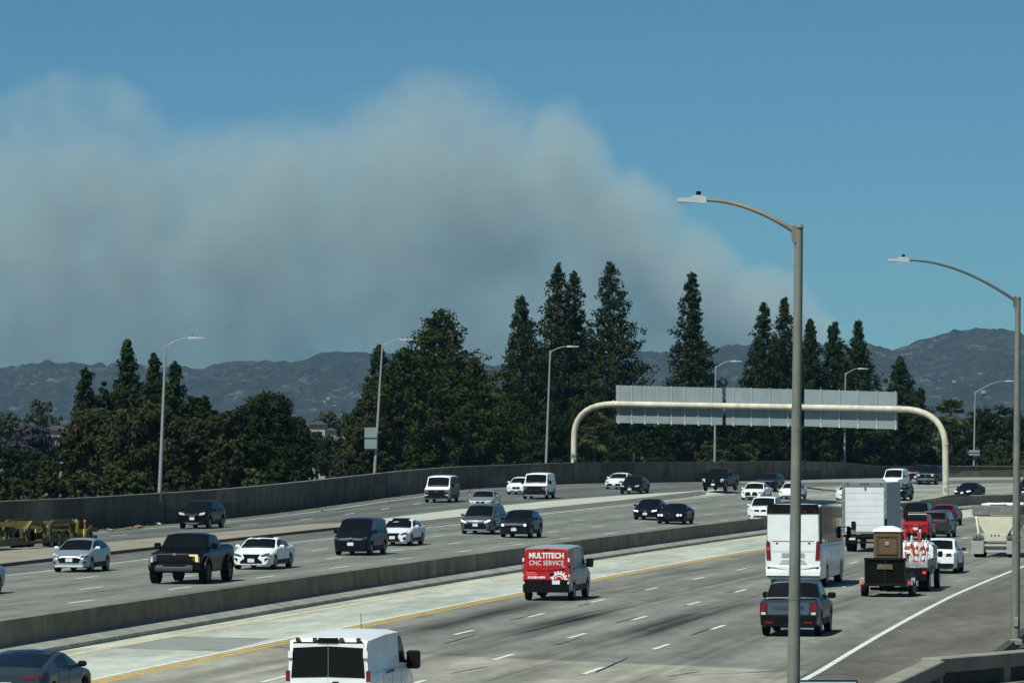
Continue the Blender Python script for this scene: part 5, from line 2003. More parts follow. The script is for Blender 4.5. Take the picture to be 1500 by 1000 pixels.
g0 = Vector(GA.location)
topL, topR = Vector((pL.x + .05, pL.y, beamL.z - 3.4)), Vector((pR.x - .02, pR.y, beamR.z - 3.6))
cL, cR = Vector((pL.x, pL.y, beamL.z)), Vector((pR.x, pR.y, beamR.z))
path = [Vector((pL.x, pL.y, .6)), topL] + arc3(topL, beamL, cL)[1:] + [beamL.lerp(beamR, t) for t in (.25, .5, .75)] + arc3(beamR, topR, cR) + [Vector((pR.x, pR.y, pR.z - .6))]
MB().tube([p - g0 for p in path], [.28] * (len(path)), 16).build('tube_arch', GP, GA, 50)
for p, ax in ((beamL, 0), (beamR, 0)):
    d = (beamR - beamL).normalized()
    MB().tube([p - g0 - d * .08, p - g0 + d * .08], .33, 16).build('flange', GP, GA, 50)
bd = (beamR - beamL).normalized()
bl = (beamR - beamL).length
nrm = Vector((bd.y, -bd.x, 0)).normalized()
if nrm.y > 0:
    nrm = -nrm


def beam_at_px(px):
    lo, hi = -.3, 1.3
    for i in range(40):
        m = (lo + hi) / 2
        p = beamL.lerp(beamR, m)
        if 750 + F_PX * p.x / p.y < px:
            lo = m
        else:
            hi = m
    return beamL.lerp(beamR, lo)


for x0, x1, yt0, yt1, yb0, yb1, nrib in ((898, 1054, 564, 568, 619, 622, 8), (1059, 1165.5, 567.5, 570, 622, 624, 4), (1174, 1310, 570, 574, 624, 628.5, 5)):
    a, b_ = beam_at_px(x0), beam_at_px(x1)
    za0, zb0 = CAMZ + (HOR - yt0) * a.y / F_PX, CAMZ + (HOR - yb0) * a.y / F_PX
    za1, zb1 = CAMZ + (HOR - yt1) * b_.y / F_PX, CAMZ + (HOR - yb1) * b_.y / F_PX
    off = -nrm * .42
    np_ = max(2, nrib - 1)
    first = None
    for i in range(nrib):
        t0, t1 = i / nrib, (i + 1) / nrib
        P0, P1 = a.lerp(b_, t0) + off - g0, a.lerp(b_, t1) + off - g0
        d1 = (P1 - P0).normalized() * .006
        P0, P1 = P0 + d1, P1 - d1
        zt0, zt1 = za0 + (za1 - za0) * t0, za0 + (za1 - za0) * t1
        zl0, zl1 = zb0 + (zb1 - zb0) * t0, zb0 + (zb1 - zb0) * t1
        th = -nrm * .05
        V = []
        for P, zl, zt in ((P0, zl0, zt0), (P1, zl1, zt1)):
            for e in (Vector((0, 0, 0)), th):
                V += [(P.x + e.x, P.y + e.y, zl - g0.z), (P.x + e.x, P.y + e.y, zt - g0.z)]
        MB().add(V, [(0, 1, 5, 4), (2, 6, 7, 3), (1, 3, 7, 5), (0, 4, 6, 2), (0, 2, 3, 1), (4, 5, 7, 6)]).build('sign_panel', ALU, GA)
        Pm = a.lerp(b_, t0 + (.03 if x0 < 900 else .11 if x0 < 1100 else .185)) + off + nrm * .05 - g0
        MB().box((Pm.x, Pm.y, (zl0 + zt0) / 2 - g0.z), (.1, .1, zt0 - zl0 + .06)).build('sign_rib', ALU2, GA)
        Pc = a.lerp(b_, t0) + off * .45 - g0
        MB().box((Pc.x, Pc.y, beamL.z + (beamR.z - beamL.z) * 0 + a.lerp(b_, t0).z - beamL.z - g0.z), (.08, .5, .12)).build('beam_clamp', ALU2, GA)
        MB().box((Pm.x, Pm.y, zl0 - g0.z + .1), (.12, .14, .42)).build('bracket_foot', mat('bracket_pale', (.55, .56, .52), .5), GA)
for p, sc_ in ((Vector((pR.x, pR.y, pR.z + 1.1)), 1), (Vector((pR.x, pR.y, beamR.z - 3.2)), 1)):
    MB().tube([p - g0 - Vector((0, 0, .06)), p - g0 + Vector((0, 0, .06))], .315, 16).build('flange', GP, GA, 50)
MB().box((pR.x - g0.x - .05, pR.y - g0.y - .27, pR.z - g0.z + .45), (.2, .06, .4), bev=.02).build('hand_hole_cover', STEEL, GA)
# flared plinth where the post stands in the median
q = pR
pb = MB()
sq, uq, hq = lateral(q.x, q.y)
rows = []
for ds, hh, wl, wr_ in ((-18, 1.06, -.85, -.02), (-9, 1.1, -1.2, .05), (-3, pR.z + .0, -1.4, .3), (2, pR.z, -1.4, .3), (9, 1.1, -1.2, .05), (20, 1.06, -.85, -.02)):
    x0, y0, _ = along(sq + ds, uq + wl + .55)
    x1, y1, _ = along(sq + ds, uq + wr_ + .55)
    rows.append([(x0, y0, -.2), (x0, y0, hh), (x1, y1, hh), (x1, y1, -.2)])
V = [p for r_ in rows for p in r_]
pb.add(V, [(i * 4 + j, i * 4 + j + 1, i * 4 + j + 5, i * 4 + j + 4) for i in range(5) for j in range(3)] + [(0, 1, 2, 3), (23, 22, 21, 20)])
pl_ = pb.build('gantry_plinth', mat('plinth_concrete', (.3, .285, .23), .9, var=.15), None)
tag(pl_, 'flared pale concrete plinth around the foot of the gantry post', 'plinth')

# ------------------------------------------------------------------ street lamps
RUSTY = mat('rusty_galvanised', (.27, .235, .18), .65, .2, var=.5, scale=1.6, detail=8)
POLEG = mat('pole_grey_green', (.2, .205, .17), .65, .1, var=.2, scale=2, streak=.25, detail=8)
HEADM = mat('lamp_head_grey', (.52, .55, .56), .45, .1)


def street_lamp(label, base, top, tip, r0, r1, side, material, arm_m=None, head=1.0, lens=True, group=None):
    """base/top/tip: world points of pole foot, pole top, luminaire end"""
    root = empty('street_lamp', base)
    tag(root, label, 'street lamp', group)
    b0, t0, e0 = Vector(base), Vector(top), Vector(tip)
    up = t0 - b0
    MB().tube([up * k for k in (0, .33, .66, 1)], [r0 + (r1 - r0) * k for k in (0, .33, .66, 1)], 12).build('pole', material, root, 50)
    MB().tube([up * .9995, up + Vector((0, 0, .06))], [r1 * 1.25, r1 * .9], 10).build('pole_cap', material, root)
    MB().box((0, 0, .12), (r0 * 2.7, r0 * 2.7, .2), bev=.03).build('base_plate', material, root)
    MB().box((0, -r0 * .95, .75), (r0 * .9, r0 * .5, .3), bev=.02).build('hand_hole_cover', STEEL, root)
    for k in (.3, .62):
        pk = up * k
        MB().tube([pk - Vector((0, 0, .05)), pk + Vector((0, 0, .05))], (r0 + (r1 - r0) * k) * 1.05, 12).build('band', material, root)
    d = e0 - t0
    hl = .75 * head
    dn = Vector((d.x, d.y, 0)).normalized()
    end = e0 - dn * hl
    a = t0 - Vector((0, 0, r1 * 1.6))
    ctrl = Vector((a.x + (end.x - a.x) * .55, a.y + (end.y - a.y) * .55, end.z + .02))
    P = [x - b0 for x in arc3(a, end, ctrl, 12)]
    MB().tube(P, [r1 * .62 - (r1 * .25) * i / 11 for i in range(12)], 8).build('arm', arm_m or material, root, 50)
    MB().box((a - b0) + dn * r1 * 1.1, (r1 * 1.2, r1 * 1.8, r1 * 4)).build('arm_bracket', arm_m or material, root)
    e = end - b0
    rz = math.atan2(dn.y, dn.x)
    R = Matrix.Rotation(rz, 3, 'Z')
    hd = MB()
    w2 = .15 * head
    prof = [(-.06, -.06), (-.06, .06), (.05, .1), (.3 * head, .1), (.4 * head, .05), (hl, .035), (hl, -.03), (.3 * head, -.05), (-.02, -.07)]
    V = [R @ Vector((x, -w2, z)) + e for x, z in prof] + [R @ Vector((x, w2, z)) + e for x, z in prof]
    k = len(prof)
    hd.add(V, [tuple(range(k)), tuple(range(2 * k - 1, k - 1, -1))] + [(i, i + k, (i + 1) % k + k, (i + 1) % k) for i in range(k)])
    head_o = hd.build('lamp_head', HEADM, root)
    c = R @ Vector((.14 * head, 0, .12)) + e
    MB().lathe([(.05, -.02), (.05, .06), (.001, .06)], c, 'z', 8).build('photocell', BLACKP, head_o)
    MB().box(R @ Vector((.55 * head, 0, -.045)) + e, (.3 * head, .2 * head, .02), rz).build('lens', LAMPW, head_o)
    return root


def lamp_px(label, bx, by, tx, ty, ex, ey, Y, r0, r1, side, material, **kw):
    b_, t_, e_ = spot(bx, by, Y), spot(tx, ty, Y), spot(ex, ey, Y)
    street_lamp(label, b_, t_, e_, r0, r1, side, material, **kw)


q = site(1162, 640 + 6600 * 6.5 / 92, z_right)
lamp_px('tall grey lamp pole with rust streaked arm standing in front of the bus', 1160.5, 1106, 1170.5, 333, 992, 293, 92, .135, .085, -1, POLEG, arm_m=RUSTY, head=.72)
lamp_px('grey green lamp pole with long bare arm on the dirt verge', 1486.5, 945, 1491.5, 436, 1301, 381, 141, .14, .085, -1, POLEG, arm_m=mat('dark_arm', (.12, .13, .125), .6), head=.8)
LG = 'lamps along the wall'
for lb, bx, by, tx, ty, ex, ey, Y in (
        ('pale lamp pole behind the wall among the broad olive trees', 233.5, 735, 242.5, 506, 299, 495, 294.5),
        ('pale lamp pole behind the wall carrying a square sign', 548, 705, 560, 506, 606, 497.5, 371),
        ('pale lamp pole behind the wall against the tall pines, next to the gantry', 799.5, 690, 806, 514, 848, 507.5, 428),
        ('thin lamp pole seen through the gap between overhead signs', 1046.5, 692, 1048.5, 537, 1087, 529, 460),
        ('pale lamp pole rising behind the third overhead sign beside a palm', 1236.5, 690, 1238.5, 547, 1272, 540, 508),
        ('pale lamp pole with small sign beyond the gantry post', 1426, 697, 1428.5, 574, 1487, 558, 535)):
    lamp_px(lb, bx, by, tx, ty, ex, ey, Y, .13, .07, 1, STEEL, group=LG, head=1.3 if Y < 300 else 1.5)

# signs seen from behind
for lb, x0, x1, y0, y1, Y, nm in (('grey back of a square road sign on the lamp pole above the wall', 534, 552, 626, 657, 370.6, 'road_sign'), ('small grey sign plate on the lamp pole beyond the gantry', 1419, 1435, 659, 667, 534.6, 'road_sign'), ('small pale notice plate on the foot of the gantry arch', 837, 843, 664, 672, 435.4, 'notice_plate')):
    a, b_ = spot(x0, y0, Y), spot(x1, y1, Y)
    r_ = empty(nm, ((a.x + b_.x) / 2, Y, b_.z))
    tag(r_, lb, 'sign')
    MB().box((0, 0, (a.z - b_.z) / 2), (b_.x - a.x, .03, a.z - b_.z), bev=.01).build('panel', ALU, r_)
    MB().box((0, -.03, (a.z - b_.z) / 2), (b_.x - a.x, .03, .07)).build('brace', TRIM, r_)

# blue-white sign top poking into the picture at the bottom
a = spot(1212, 996.6, 70)
r_ = empty('road_sign', (a.x, a.y, a.z - 2.7))
tag(r_, 'pale blue framed road sign standing beside the tall grey lamp pole', 'sign')
MB().box((0, 0, 2.25), (.88, .03, .9)).build('panel', mat('sign_pale_blue', (.5, .62, .66), .4), r_)
b = MB()
for x in (-.45, .45):
    b.box((x, 0, 2.25), (.02, .04, .92))
b.box((0, 0, 2.71), (.92, .04, .02)).build('frame', TRIM, r_)
MB().tube([(0, .04, 0), (0, .04, 2.6)], .04, 8).build('post', STEEL, r_)

# ------------------------------------------------------------------ concrete railing at lower right
RAILC = mat('railing_concrete', (.25, .235, .19), .9, var=.25, scale=1.4, detail=8)
RA = empty('concrete_railing', (8.0, 85, 0))
tag(RA, 'concrete bridge railing turning a corner beside the asphalt shoulder', 'railing')
c0 = spot(1367, 962, 85.5)
c1 = spot(1287, 1009, 77)
c2 = spot(1560, 948, 90)
ab = []
for nm_, A_, B_ in (('a', c1, c0), ('b', c0, c2)):
    d = (B_ - A_)
    ln = math.hypot(d.x, d.y)
    rz = math.atan2(d.y, d.x)
    pitch = math.atan2(d.z, ln)
    m_ = (A_ + B_) / 2 - Vector(RA.location)
    MB().box((m_.x, m_.y, m_.z - .13), (ln + .2, .42, .28), rz, 0, .02).build('top_rail', RAILC, RA)
    MB().box((m_.x, m_.y, m_.z - .66), (ln, .5, .2), rz, 0, .02).build('bottom_rail', RAILC, RA)
    MB().box((m_.x, m_.y, m_.z - .42), (ln, .1, .29), rz).build('web_panel', mat('web_concrete_shade', (.07, .066, .055), .9, var=.3), RA)  # recessed web: the shade below the top rail is painted into its colour
    k = max(2, int(ln / 1.9))
    for i in range(k + 1):
        p = A_.lerp(B_, i / k) - Vector(RA.location)
        MB().box((p.x, p.y, p.z - .41), (.26, .26, .3), rz).build('post', RAILC, RA)
AB = MB()
z_top = min(c0.z, c1.z, c2.z) - .765
poly = [(c1.x - .2, c1.y), (c0.x - .25, c0.y + .22), (c2.x, c2.y + .22), (c2.x + 8, c2.y - 14), (c1.x + 3, c1.y - 8)]
AB.prism(poly, 2, -.6, z_top)
tag(AB.build('bridge_abutment', mat('abutment_concrete', (.16, .15, .125), .9, var=.25)), kind='structure')

# ------------------------------------------------------------------ trees


def leaf_mat(name, c1, c2, trans=.0):
    m = bpy.data.materials.new(name)
    N = NT(m)
    tc = N.new('ShaderNodeTexCoord')
    a = N.noise(tc.outputs['Object'], .55, 4.0, .6)
    b_ = N.noise(tc.outputs['Object'], 5.0, 3.0, .6)
    c = N.mix(N.step(a, .3, .7), c1, c2)
    N.put(N.b.inputs['Base Color'], N.scale(c, N.step(b_, .25, .75, .65, 1.35)))
    N.b.inputs['Roughness'].default_value = .75
    N.b.inputs['Specular IOR Level'].default_value = .08
    return m


LM = dict(
    pine=leaf_mat('pine_needles', (.011, .021, .0045), (.025, .038, .008)),
    dark=leaf_mat('dark_leaves', (.008, .018, .0035), (.018, .03, .006)),
    olive=leaf_mat('olive_leaves', (.026, .028, .009), (.042, .042, .014)),
    cone=leaf_mat('cedar_foliage', (.018, .028, .005), (.035, .045, .009)),
    shrub=leaf_mat('shrub_leaves', (.03, .042, .012), (.055, .062, .018)),
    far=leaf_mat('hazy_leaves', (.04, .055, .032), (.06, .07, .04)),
    purple=leaf_mat('jacaranda_bloom', (.055, .046, .078), (.04, .04, .046)),
    palm=leaf_mat('palm_fronds', (.06, .075, .028), (.1, .105, .045)),
)
BARK = mat('bark', (.075, .058, .042), .95, var=.35, scale=4, bump=.4)


def leaves(cent, rad, n, size, flat=.6, rng=RNG):
    """n leaf quads spread through each ellipsoid clump"""
    k = len(cent)
    d = rng.normal(size=(k, n, 3))
    d /= np.linalg.norm(d, axis=2)[..., None]
    r = rng.random((k, n, 1)) ** .5
    P = cent[:, None, :] + d * r * rad[:, None, :]
    nrm = d * 1.1 + rng.normal(size=d.shape) * .4 + np.array([0, 0, .3])
    nrm /= np.linalg.norm(nrm, axis=2)[..., None]
    t = np.cross(nrm, rng.normal(size=d.shape))
    t /= np.linalg.norm(t, axis=2)[..., None] + 1e-9
    b_ = np.cross(nrm, t)
    s = size * rng.uniform(.6, 1.35, (k, n, 1))
    t = t * s
    b_ = b_ * s * flat
    Q = np.stack([P - t * .9, P + b_ * .6, P + t, P - b_ * .6], 2)
    return Q.reshape(-1, 4, 3)


def trunk_mesh(root, H, r, branches, lean=0.0):
    b = MB().tube([(0, 0, -.3), (lean * .3, 0, H * .3), (lean * .7, .1, H * .65), (lean, .1, H * .93)], [r * 1.25, r, r * .6, r * .12], 8)
    b.build('trunk', BARK, root, 60)
    if branches:
        b = MB()
        for p0, p1, rr_ in branches:
            m_ = (Vector(p0) + Vector(p1)) / 2 + Vector((0, 0, .25))
            b.tube([p0, m_, p1], [rr_, rr_ * .7, rr_ * .2], 5, False)
        tag(b.build('branches', BARK, root, 60), kind='stuff')


def conifer(label, px, top, hw, Y, kind='pine', base_py=690, seed=0, dens=1.0, low=.12, twin=None, group='pines behind the wall', power=.85, name='pine_tree', bulge=0.0, skirt=1.0):
    """hw: half width in photo px near the base"""
    rng = np.random.default_rng(seed + 100)
    g = spot(px, base_py, Y)
    z0 = .2
    H = CAMZ + (HOR - top) * Y / F_PX - z0
    R = 1.2 * hw * Y / F_PX
    root = empty(name, (g.x, Y, z0), 0)
    tag(root, label, 'tree', group)
    nb = int(H * 6.2 * dens)
    cents, rads, br = [], [], []
    lop = rng.uniform(.75, 1.25, 8)
    for i in range(nb):
        t = low + (1 - low) * ((i + rng.random()) / nb) ** .92
        a = i * 2.4 + rng.uniform(-.5, .5)
        lo = np.interp((a % 6.283) / 6.283 * 8, range(9), list(lop) + [lop[0]])
        env = (1 - t) ** power * (1 + bulge * math.sin(math.pi * min(1, t * 1.3))) + .02
        if t < low + .12:
            env *= skirt
        ln = R * env * lo * rng.uniform(.7, 1.12)
        if rng.random() < .06:
            ln *= 1.3
        z = t * H
        rise = .28 * ln * rng.uniform(.4, 1.3)
        tip = np.array([math.cos(a) * ln, math.sin(a) * ln, z + rise])
        st = np.array([0, .05, z])
        kk = max(1, int(ln / .7 + .5))
        for j in range(kk):
            f = 1 - j / (kk + .4) * .75
            c = st + (tip - st) * f
            cents.append(c + rng.normal(size=3) * .12)
            cr = max(.32, min(.72, .36 + .12 * ln)) * rng.uniform(.7, 1.25)
            rads.append((cr, cr, cr * .95))
        if ln > 1.0 and i % 2 == 0:
            br.append((tuple(st), tuple(tip * .9 + st * .1), .05 + .015 * ln))
    # dense heart of the crown
    for j in range(int(H * 5)):
        t = low + (1 - low) * rng.random() ** 1.1
        e_ = R * .62 * ((1 - t) ** power * (1 + bulge * math.sin(math.pi * min(1, t * 1.3))))
        a = rng.uniform(0, 6.283)
        rr_ = e_ * rng.random() ** .6
        cents.append(np.array([math.cos(a) * rr_, math.sin(a) * rr_, t * H]))
        cr = max(.3, min(.95, .3 * e_ + .3))
        rads.append((cr, cr, cr * 1.25))
    # leader
    for j in range(5):
        cents.append(np.array([rng.normal() * .06, 0, H * (1 - .018 * j)]))
        rads.append((.16 + .05 * j, .16 + .05 * j, .35))
    cents, rads = np.array(cents), np.array(rads)
    nl = int(38 if len(cents) < 440 else 17000 / len(cents))
    Q = leaves(cents, rads, max(18, nl), .2, .8, rng)
    me = quads_mesh('crown', Q, LM[kind])
    link(bpy.data.objects.new('crown', me), root)
    trunk_mesh(root, H, .16 + H * .009, br)
    return root


def broadleaf(label, px, top, hw, Y, kind='dark', base_py=700, seed=0, name='broadleaf_tree', group='broad trees behind the wall', n_cl=150, leaf=.2, squash=.6, nl=42, z0=.2, skew=0.0):
    rng = np.random.default_rng(seed + 500)
    g = spot(px, base_py, Y)
    H = CAMZ + (HOR - top) * Y / F_PX - z0
    R = hw * Y / F_PX
    root = empty(name, (g.x, Y, z0), 0)
    tag(root, label, 'tree' if H > 2.6 else 'shrub', group)
    ch = H * squash
    cz = H - ch / 2 * 1.02
    d = rng.normal(size=(n_cl, 3))
    d /= np.linalg.norm(d, axis=1)[:, None]
    d[:, 2] = np.where(d[:, 2] < -.75, -d[:, 2], d[:, 2])
    lobes = rng.normal(size=(7, 3))
    lobes /= np.linalg.norm(lobes, axis=1)[:, None]
    lump = 1 + .16 * np.max(np.clip(d @ lobes.T, 0, 1) ** 6, axis=1) - .1
    r = (rng.random((n_cl, 1)) ** .33) * .93
    c = d * r * lump[:, None] * np.array([R * .93, R * .9, ch / 2 * .95]) + np.array([0, 0, cz])
    c[:, 0] += skew * (c[:, 2] - cz)
    cr = max(.3, R * .16) * rng.uniform(.7, 1.3, n_cl)
    rads = np.stack([cr, cr, cr * .75], 1)
    Q = leaves(c, rads, nl, leaf, .75, rng)
    me = quads_mesh('crown', Q, LM[kind])
    link(bpy.data.objects.new('crown', me), root)
    br = [((0, 0, H * .25), tuple(c[i] * .85 + np.array([0, 0, H * .06])), .06 + .01 * H) for i in range(0, n_cl, max(1, n_cl // 9))]
    if H > 2.6:
        trunk_mesh(root, H * .7, .12 + .014 * H, br)
    else:
        trunk_mesh(root, H * .6, .05, None)
    return root


PG = 'pines behind the wall'
BG = 'broad trees behind the wall'
# left group
conifer('small dark conifer nearest the purple jacaranda', 125, 543, 32, 392, seed=1, dens=1.0)
conifer('pointed dark conifer rising above the broad olive trees', 187, 501, 40, 400, seed=2, dens=1.15, bulge=.2)
conifer('blunt topped dark conifer beside the lamp pole over the olive trees', 226, 522, 38, 405, seed=3, bulge=.3)
conifer('sparse topped conifer with bare twigs beside the lamp pole', 256, 533, 36, 398, seed=4, bulge=.3, dens=.8)
broadleaf('low dark tree bridging the conifers and the round tree', 292, 566, 34, 392, 'dark', seed=5, n_cl=120)
broadleaf('olive brown spreading tree beside the jacaranda', 138, 590, 62, 352, 'olive', seed=6, n_cl=280, nl=46, squash=.78)
broadleaf('large olive brown spreading tree in front of the lamp pole', 214, 578, 78, 345, 'olive', seed=7, n_cl=300, nl=50, squash=.85)
broadleaf('olive brown tree between the lamp pole and the round dark tree', 292, 600, 56, 348, 'olive', seed=8, n_cl=220, nl=46, squash=.85)
broadleaf('dense round dark green tree standing next to the distant houses', 384, 561, 84, 356, 'dark', seed=9, n_cl=420, nl=54, squash=.97, leaf=.18)
broadleaf('dark tree filling between the small conifer and the pointed one', 156, 548, 34, 396, 'dark', seed=141, n_cl=170, squash=.97)
broadleaf('dark rounded tree behind the lamp pole and blunt conifer', 238, 540, 46, 400, 'dark', seed=142, n_cl=220, squash=.97)
broadleaf('olive brown tree just left of the round dark tree', 330, 588, 44, 352, 'olive', seed=143, n_cl=190, squash=.97)
broadleaf('dark tree at the right flank of the round dark tree', 436, 590, 26, 362, 'dark', seed=144, n_cl=130, squash=.97)
broadleaf('olive green tree in front of the slender conifer', 535, 572, 36, 424, 'olive', seed=145, n_cl=160, squash=.97)
broadleaf('olive shrub under the round dark tree', 330, 640, 34, 345, 'olive', seed=10, n_cl=90)
# middle group
conifer('slender dark conifer behind the sign carrying lamp pole', 556, 508, 47, 446, seed=11, dens=1.1, bulge=.25)
conifer('huge broad conical evergreen, widest of the tree line', 644, 457, 104, 436, 'cone', seed=12, dens=1.9, power=.66, bulge=.3, name='cedar_tree', low=.05)
conifer('broad evergreen shoulder tree in front of the huge conical one', 592, 512, 70, 430, 'cone', seed=13, dens=1.6, power=.7, bulge=.3, name='cedar_tree', low=.05)
conifer('lower evergreen hugging the far side of the huge conical tree', 694, 528, 54, 432, 'cone', seed=14, dens=1.5, power=.75, bulge=.3, name='cedar_tree', low=.05)
conifer('dark pointed pine just beyond the huge conical evergreen', 765, 436, 54, 470, seed=15, dens=1.35, bulge=.25)
conifer('tall forked pine, taller twin beside the lamp pole near the gantry', 817, 391, 48, 478, seed=16, dens=1.35, bulge=.45, power=.7)
conifer('tall forked pine, shorter twin with a stray clump', 841, 401, 36, 482, seed=17, dens=1.2, bulge=.5, power=.65)
conifer('tallest pointed pine above the left end of the overhead signs', 893, 386, 64, 474, seed=18, dens=1.4, bulge=.15)
conifer('lone slim pine above the middle of the first overhead sign', 1013, 402, 46, 486, seed=19, dens=1.3, bulge=.25)
conifer('shorter slim pine of a pair beside the tall grey lamp pole', 1119, 447, 42, 505, seed=20, dens=1.3, bulge=.35)
conifer('taller slim pine of a pair beside the tall grey lamp pole', 1149, 441, 40, 510, seed=21, dens=1.3, bulge=.4)
conifer('pine just right of the tall lamp pole over the overhead signs', 1187, 470, 38, 508, seed=22, dens=1.2, bulge=.4)
conifer('pine with rounded top above the third overhead sign', 1222, 475, 40, 512, seed=23, dens=1.2, bulge=.5, power=.7)
conifer('pine with a side spur beside the far lamp above the third overhead sign', 1257, 474, 40, 522, seed=24, dens=1.2, bulge=.3)
conifer('short broad pine right of the third overhead sign', 1318, 525, 44, 536, seed=25, dens=1.3, bulge=.35)
conifer('little pine beside the curve of the gantry', 1349, 572, 20, 540, seed=26)
# lower trees filling behind the wall
fill = [(540, 600, 40, 'olive', 420, 'olive green tree at the foot of the slender conifer'), (735, 600, 48, 'dark', 455, 'dark understorey tree below the pointed pine'), (800, 590, 46, 'dark', 452, 'dark understorey tree behind the lamp pole near the gantry'), (860, 560, 46, 'dark', 468, 'dark understorey tree inside the gantry curve'), (930, 575, 52, 'dark', 466, 'dark understorey tree behind the first overhead sign'), (985, 548, 44, 'dark', 474, 'dark bushy tree below the lone slim pine'), (1050, 590, 46, 'dark', 478, 'dark tree in the gap between overhead signs'), (1105, 575, 46, 'dark', 488, 'dark tree behind the second overhead sign'), (1160, 570, 46, 'dark', 506, 'dark tree behind the tall lamp pole under the signs'), (1215, 580, 46, 'dark', 516, 'dark tree left of the palm under the third overhead sign'), (1275, 560, 46, 'dark', 526, 'dark tree right of the palm under the third overhead sign'), (1330, 590, 44, 'dark', 534, 'dark tree behind the curve of the gantry'), (1300, 545, 30, 'dark', 532, 'rounded tree beside the short broad pine'), (1440, 588, 42, 'dark', 552, 'dark tree behind the lamp with a small sign'), (1490, 600, 46, 'dark', 556, 'dark tree behind the far lamp pole at the verge'), (1475, 580, 34, 'dark', 560, 'taller dark crown behind the verge lamp pole'), (1400, 610, 34, 'dark', 548, 'dark tree under the tall palm'), (1550, 590, 46, 'dark', 560, 'dark tree last in the row beyond the verge lamp pole'), (700, 610, 40, 'cone', 446, 'shadowed evergreen between the huge conical tree and the pointed pine')]
for i, (px, top, hw, kd, Y, lb) in enumerate(fill):
    broadleaf(lb, px, top, hw, Y, kd, seed=40 + i, n_cl=170, nl=40, squash=.97)
# shrubs peeping over the wall
sh = [(30, 690, 40, 300, 'olive', 'below the jacaranda'), (75, 672, 36, 310, 'olive', 'behind the yellow lowboy trailer'), (120, 680, 34, 312, 'shrub', 'behind the beacon of the lowboy trailer'), (165, 668, 34, 318, 'shrub', 'under the large olive brown tree'), (205, 684, 28, 318, 'shrub', 'just before the lamp pole among olive trees'), (262, 676, 30, 322, 'olive', 'just past the lamp pole among olive trees'), (310, 680, 26, 326, 'olive', 'above the black ramp car'), (370, 678, 20, 334, 'shrub', 'under the round dark tree'), (505, 650, 26, 372, 'olive', 'before the sign lamp pole'), (520, 676, 22, 368, 'dark', 'at the sign lamp pole'), (590, 672, 28, 396, 'cone', 'under the broad shoulder evergreen'), (660, 668, 30, 410, 'cone', 'under the huge conical evergreen'), (750, 662, 26, 438, 'dark', 'under the dark pointed pine'), (905, 650, 30, 452, 'dark', 'right of the gantry palm'), (965, 648, 28, 458, 'dark', 'under the first overhead sign'), (1040, 640, 30, 468, 'shrub', 'at the thin lamp pole between overhead signs'), (1090, 640, 30, 478, 'shrub', 'under the second overhead sign'), (1140, 655, 30, 490, 'dark', 'left of the tall lamp pole'), (1200, 645, 28, 508, 'dark', 'right of the tall lamp pole'), (1340, 650, 26, 534, 'shrub', 'under the little pine by the gantry curve'), (1380, 660, 20, 538, 'dark', 'at the cream gantry post'), (1465, 640, 40, 545, 'shrub', 'beyond the lamp with a small sign'), (1520, 640, 36, 548, 'shrub', 'last in the row past the small sign'), (5, 640, 40, 330, 'dark', 'nearest the jacaranda'), (410, 660, 30, 345, 'dark', 'right of the round dark tree'), (440, 640, 26, 352, 'dark', 'beside the gap with distant houses')]
for i, (px, top, hw, Y, kd, wh) in enumerate(sh):
    broadleaf('low %s shrub over the long wall, %s' % ({'olive': 'olive brown', 'shrub': 'yellow green', 'dark': 'dark green', 'cone': 'deep green'}[kd], wh), px, top, hw, Y, kd, seed=80 + i, name='shrub', group='shrubs behind the wall', n_cl=90, nl=34, squash=.97, leaf=.16)
# jacaranda and hazier trees at the far left
broadleaf('jacaranda in purple bloom behind the parked lowboy trailer', 48, 618, 42, 460, 'purple', seed=120, name='jacaranda_tree', n_cl=160, squash=.6)
broadleaf('dark tree under the jacaranda', 40, 650, 50, 440, 'dark', seed=121, n_cl=150, squash=.97)
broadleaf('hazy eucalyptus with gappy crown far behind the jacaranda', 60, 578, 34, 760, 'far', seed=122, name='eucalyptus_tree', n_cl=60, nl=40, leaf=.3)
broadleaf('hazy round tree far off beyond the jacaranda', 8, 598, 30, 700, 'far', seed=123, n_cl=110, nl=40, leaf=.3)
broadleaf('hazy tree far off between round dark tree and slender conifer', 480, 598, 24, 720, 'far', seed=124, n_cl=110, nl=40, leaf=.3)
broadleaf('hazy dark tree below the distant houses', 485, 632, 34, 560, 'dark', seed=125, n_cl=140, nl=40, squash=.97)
for px_, top_, hw_, sd_, lb_ in ((464, 626, 21, 130, 'dark tree hiding the lower part of the narrow pale house'), (480, 648, 18, 131, 'dark tree between two distant pale houses'), (503, 630, 20, 132, 'dark tree in front of the grey roofed house'), (84, 646, 24, 133, 'dark tree in front of the low pale house by the jacaranda')):
    broadleaf(lb_, px_, top_, hw_, 590, 'dark', seed=sd_, n_cl=120, nl=40, squash=.97)
broadleaf('hazy tree far off beside the slender conifer', 512, 600, 18, 760, 'far', seed=126, n_cl=80, nl=40, leaf=.3)


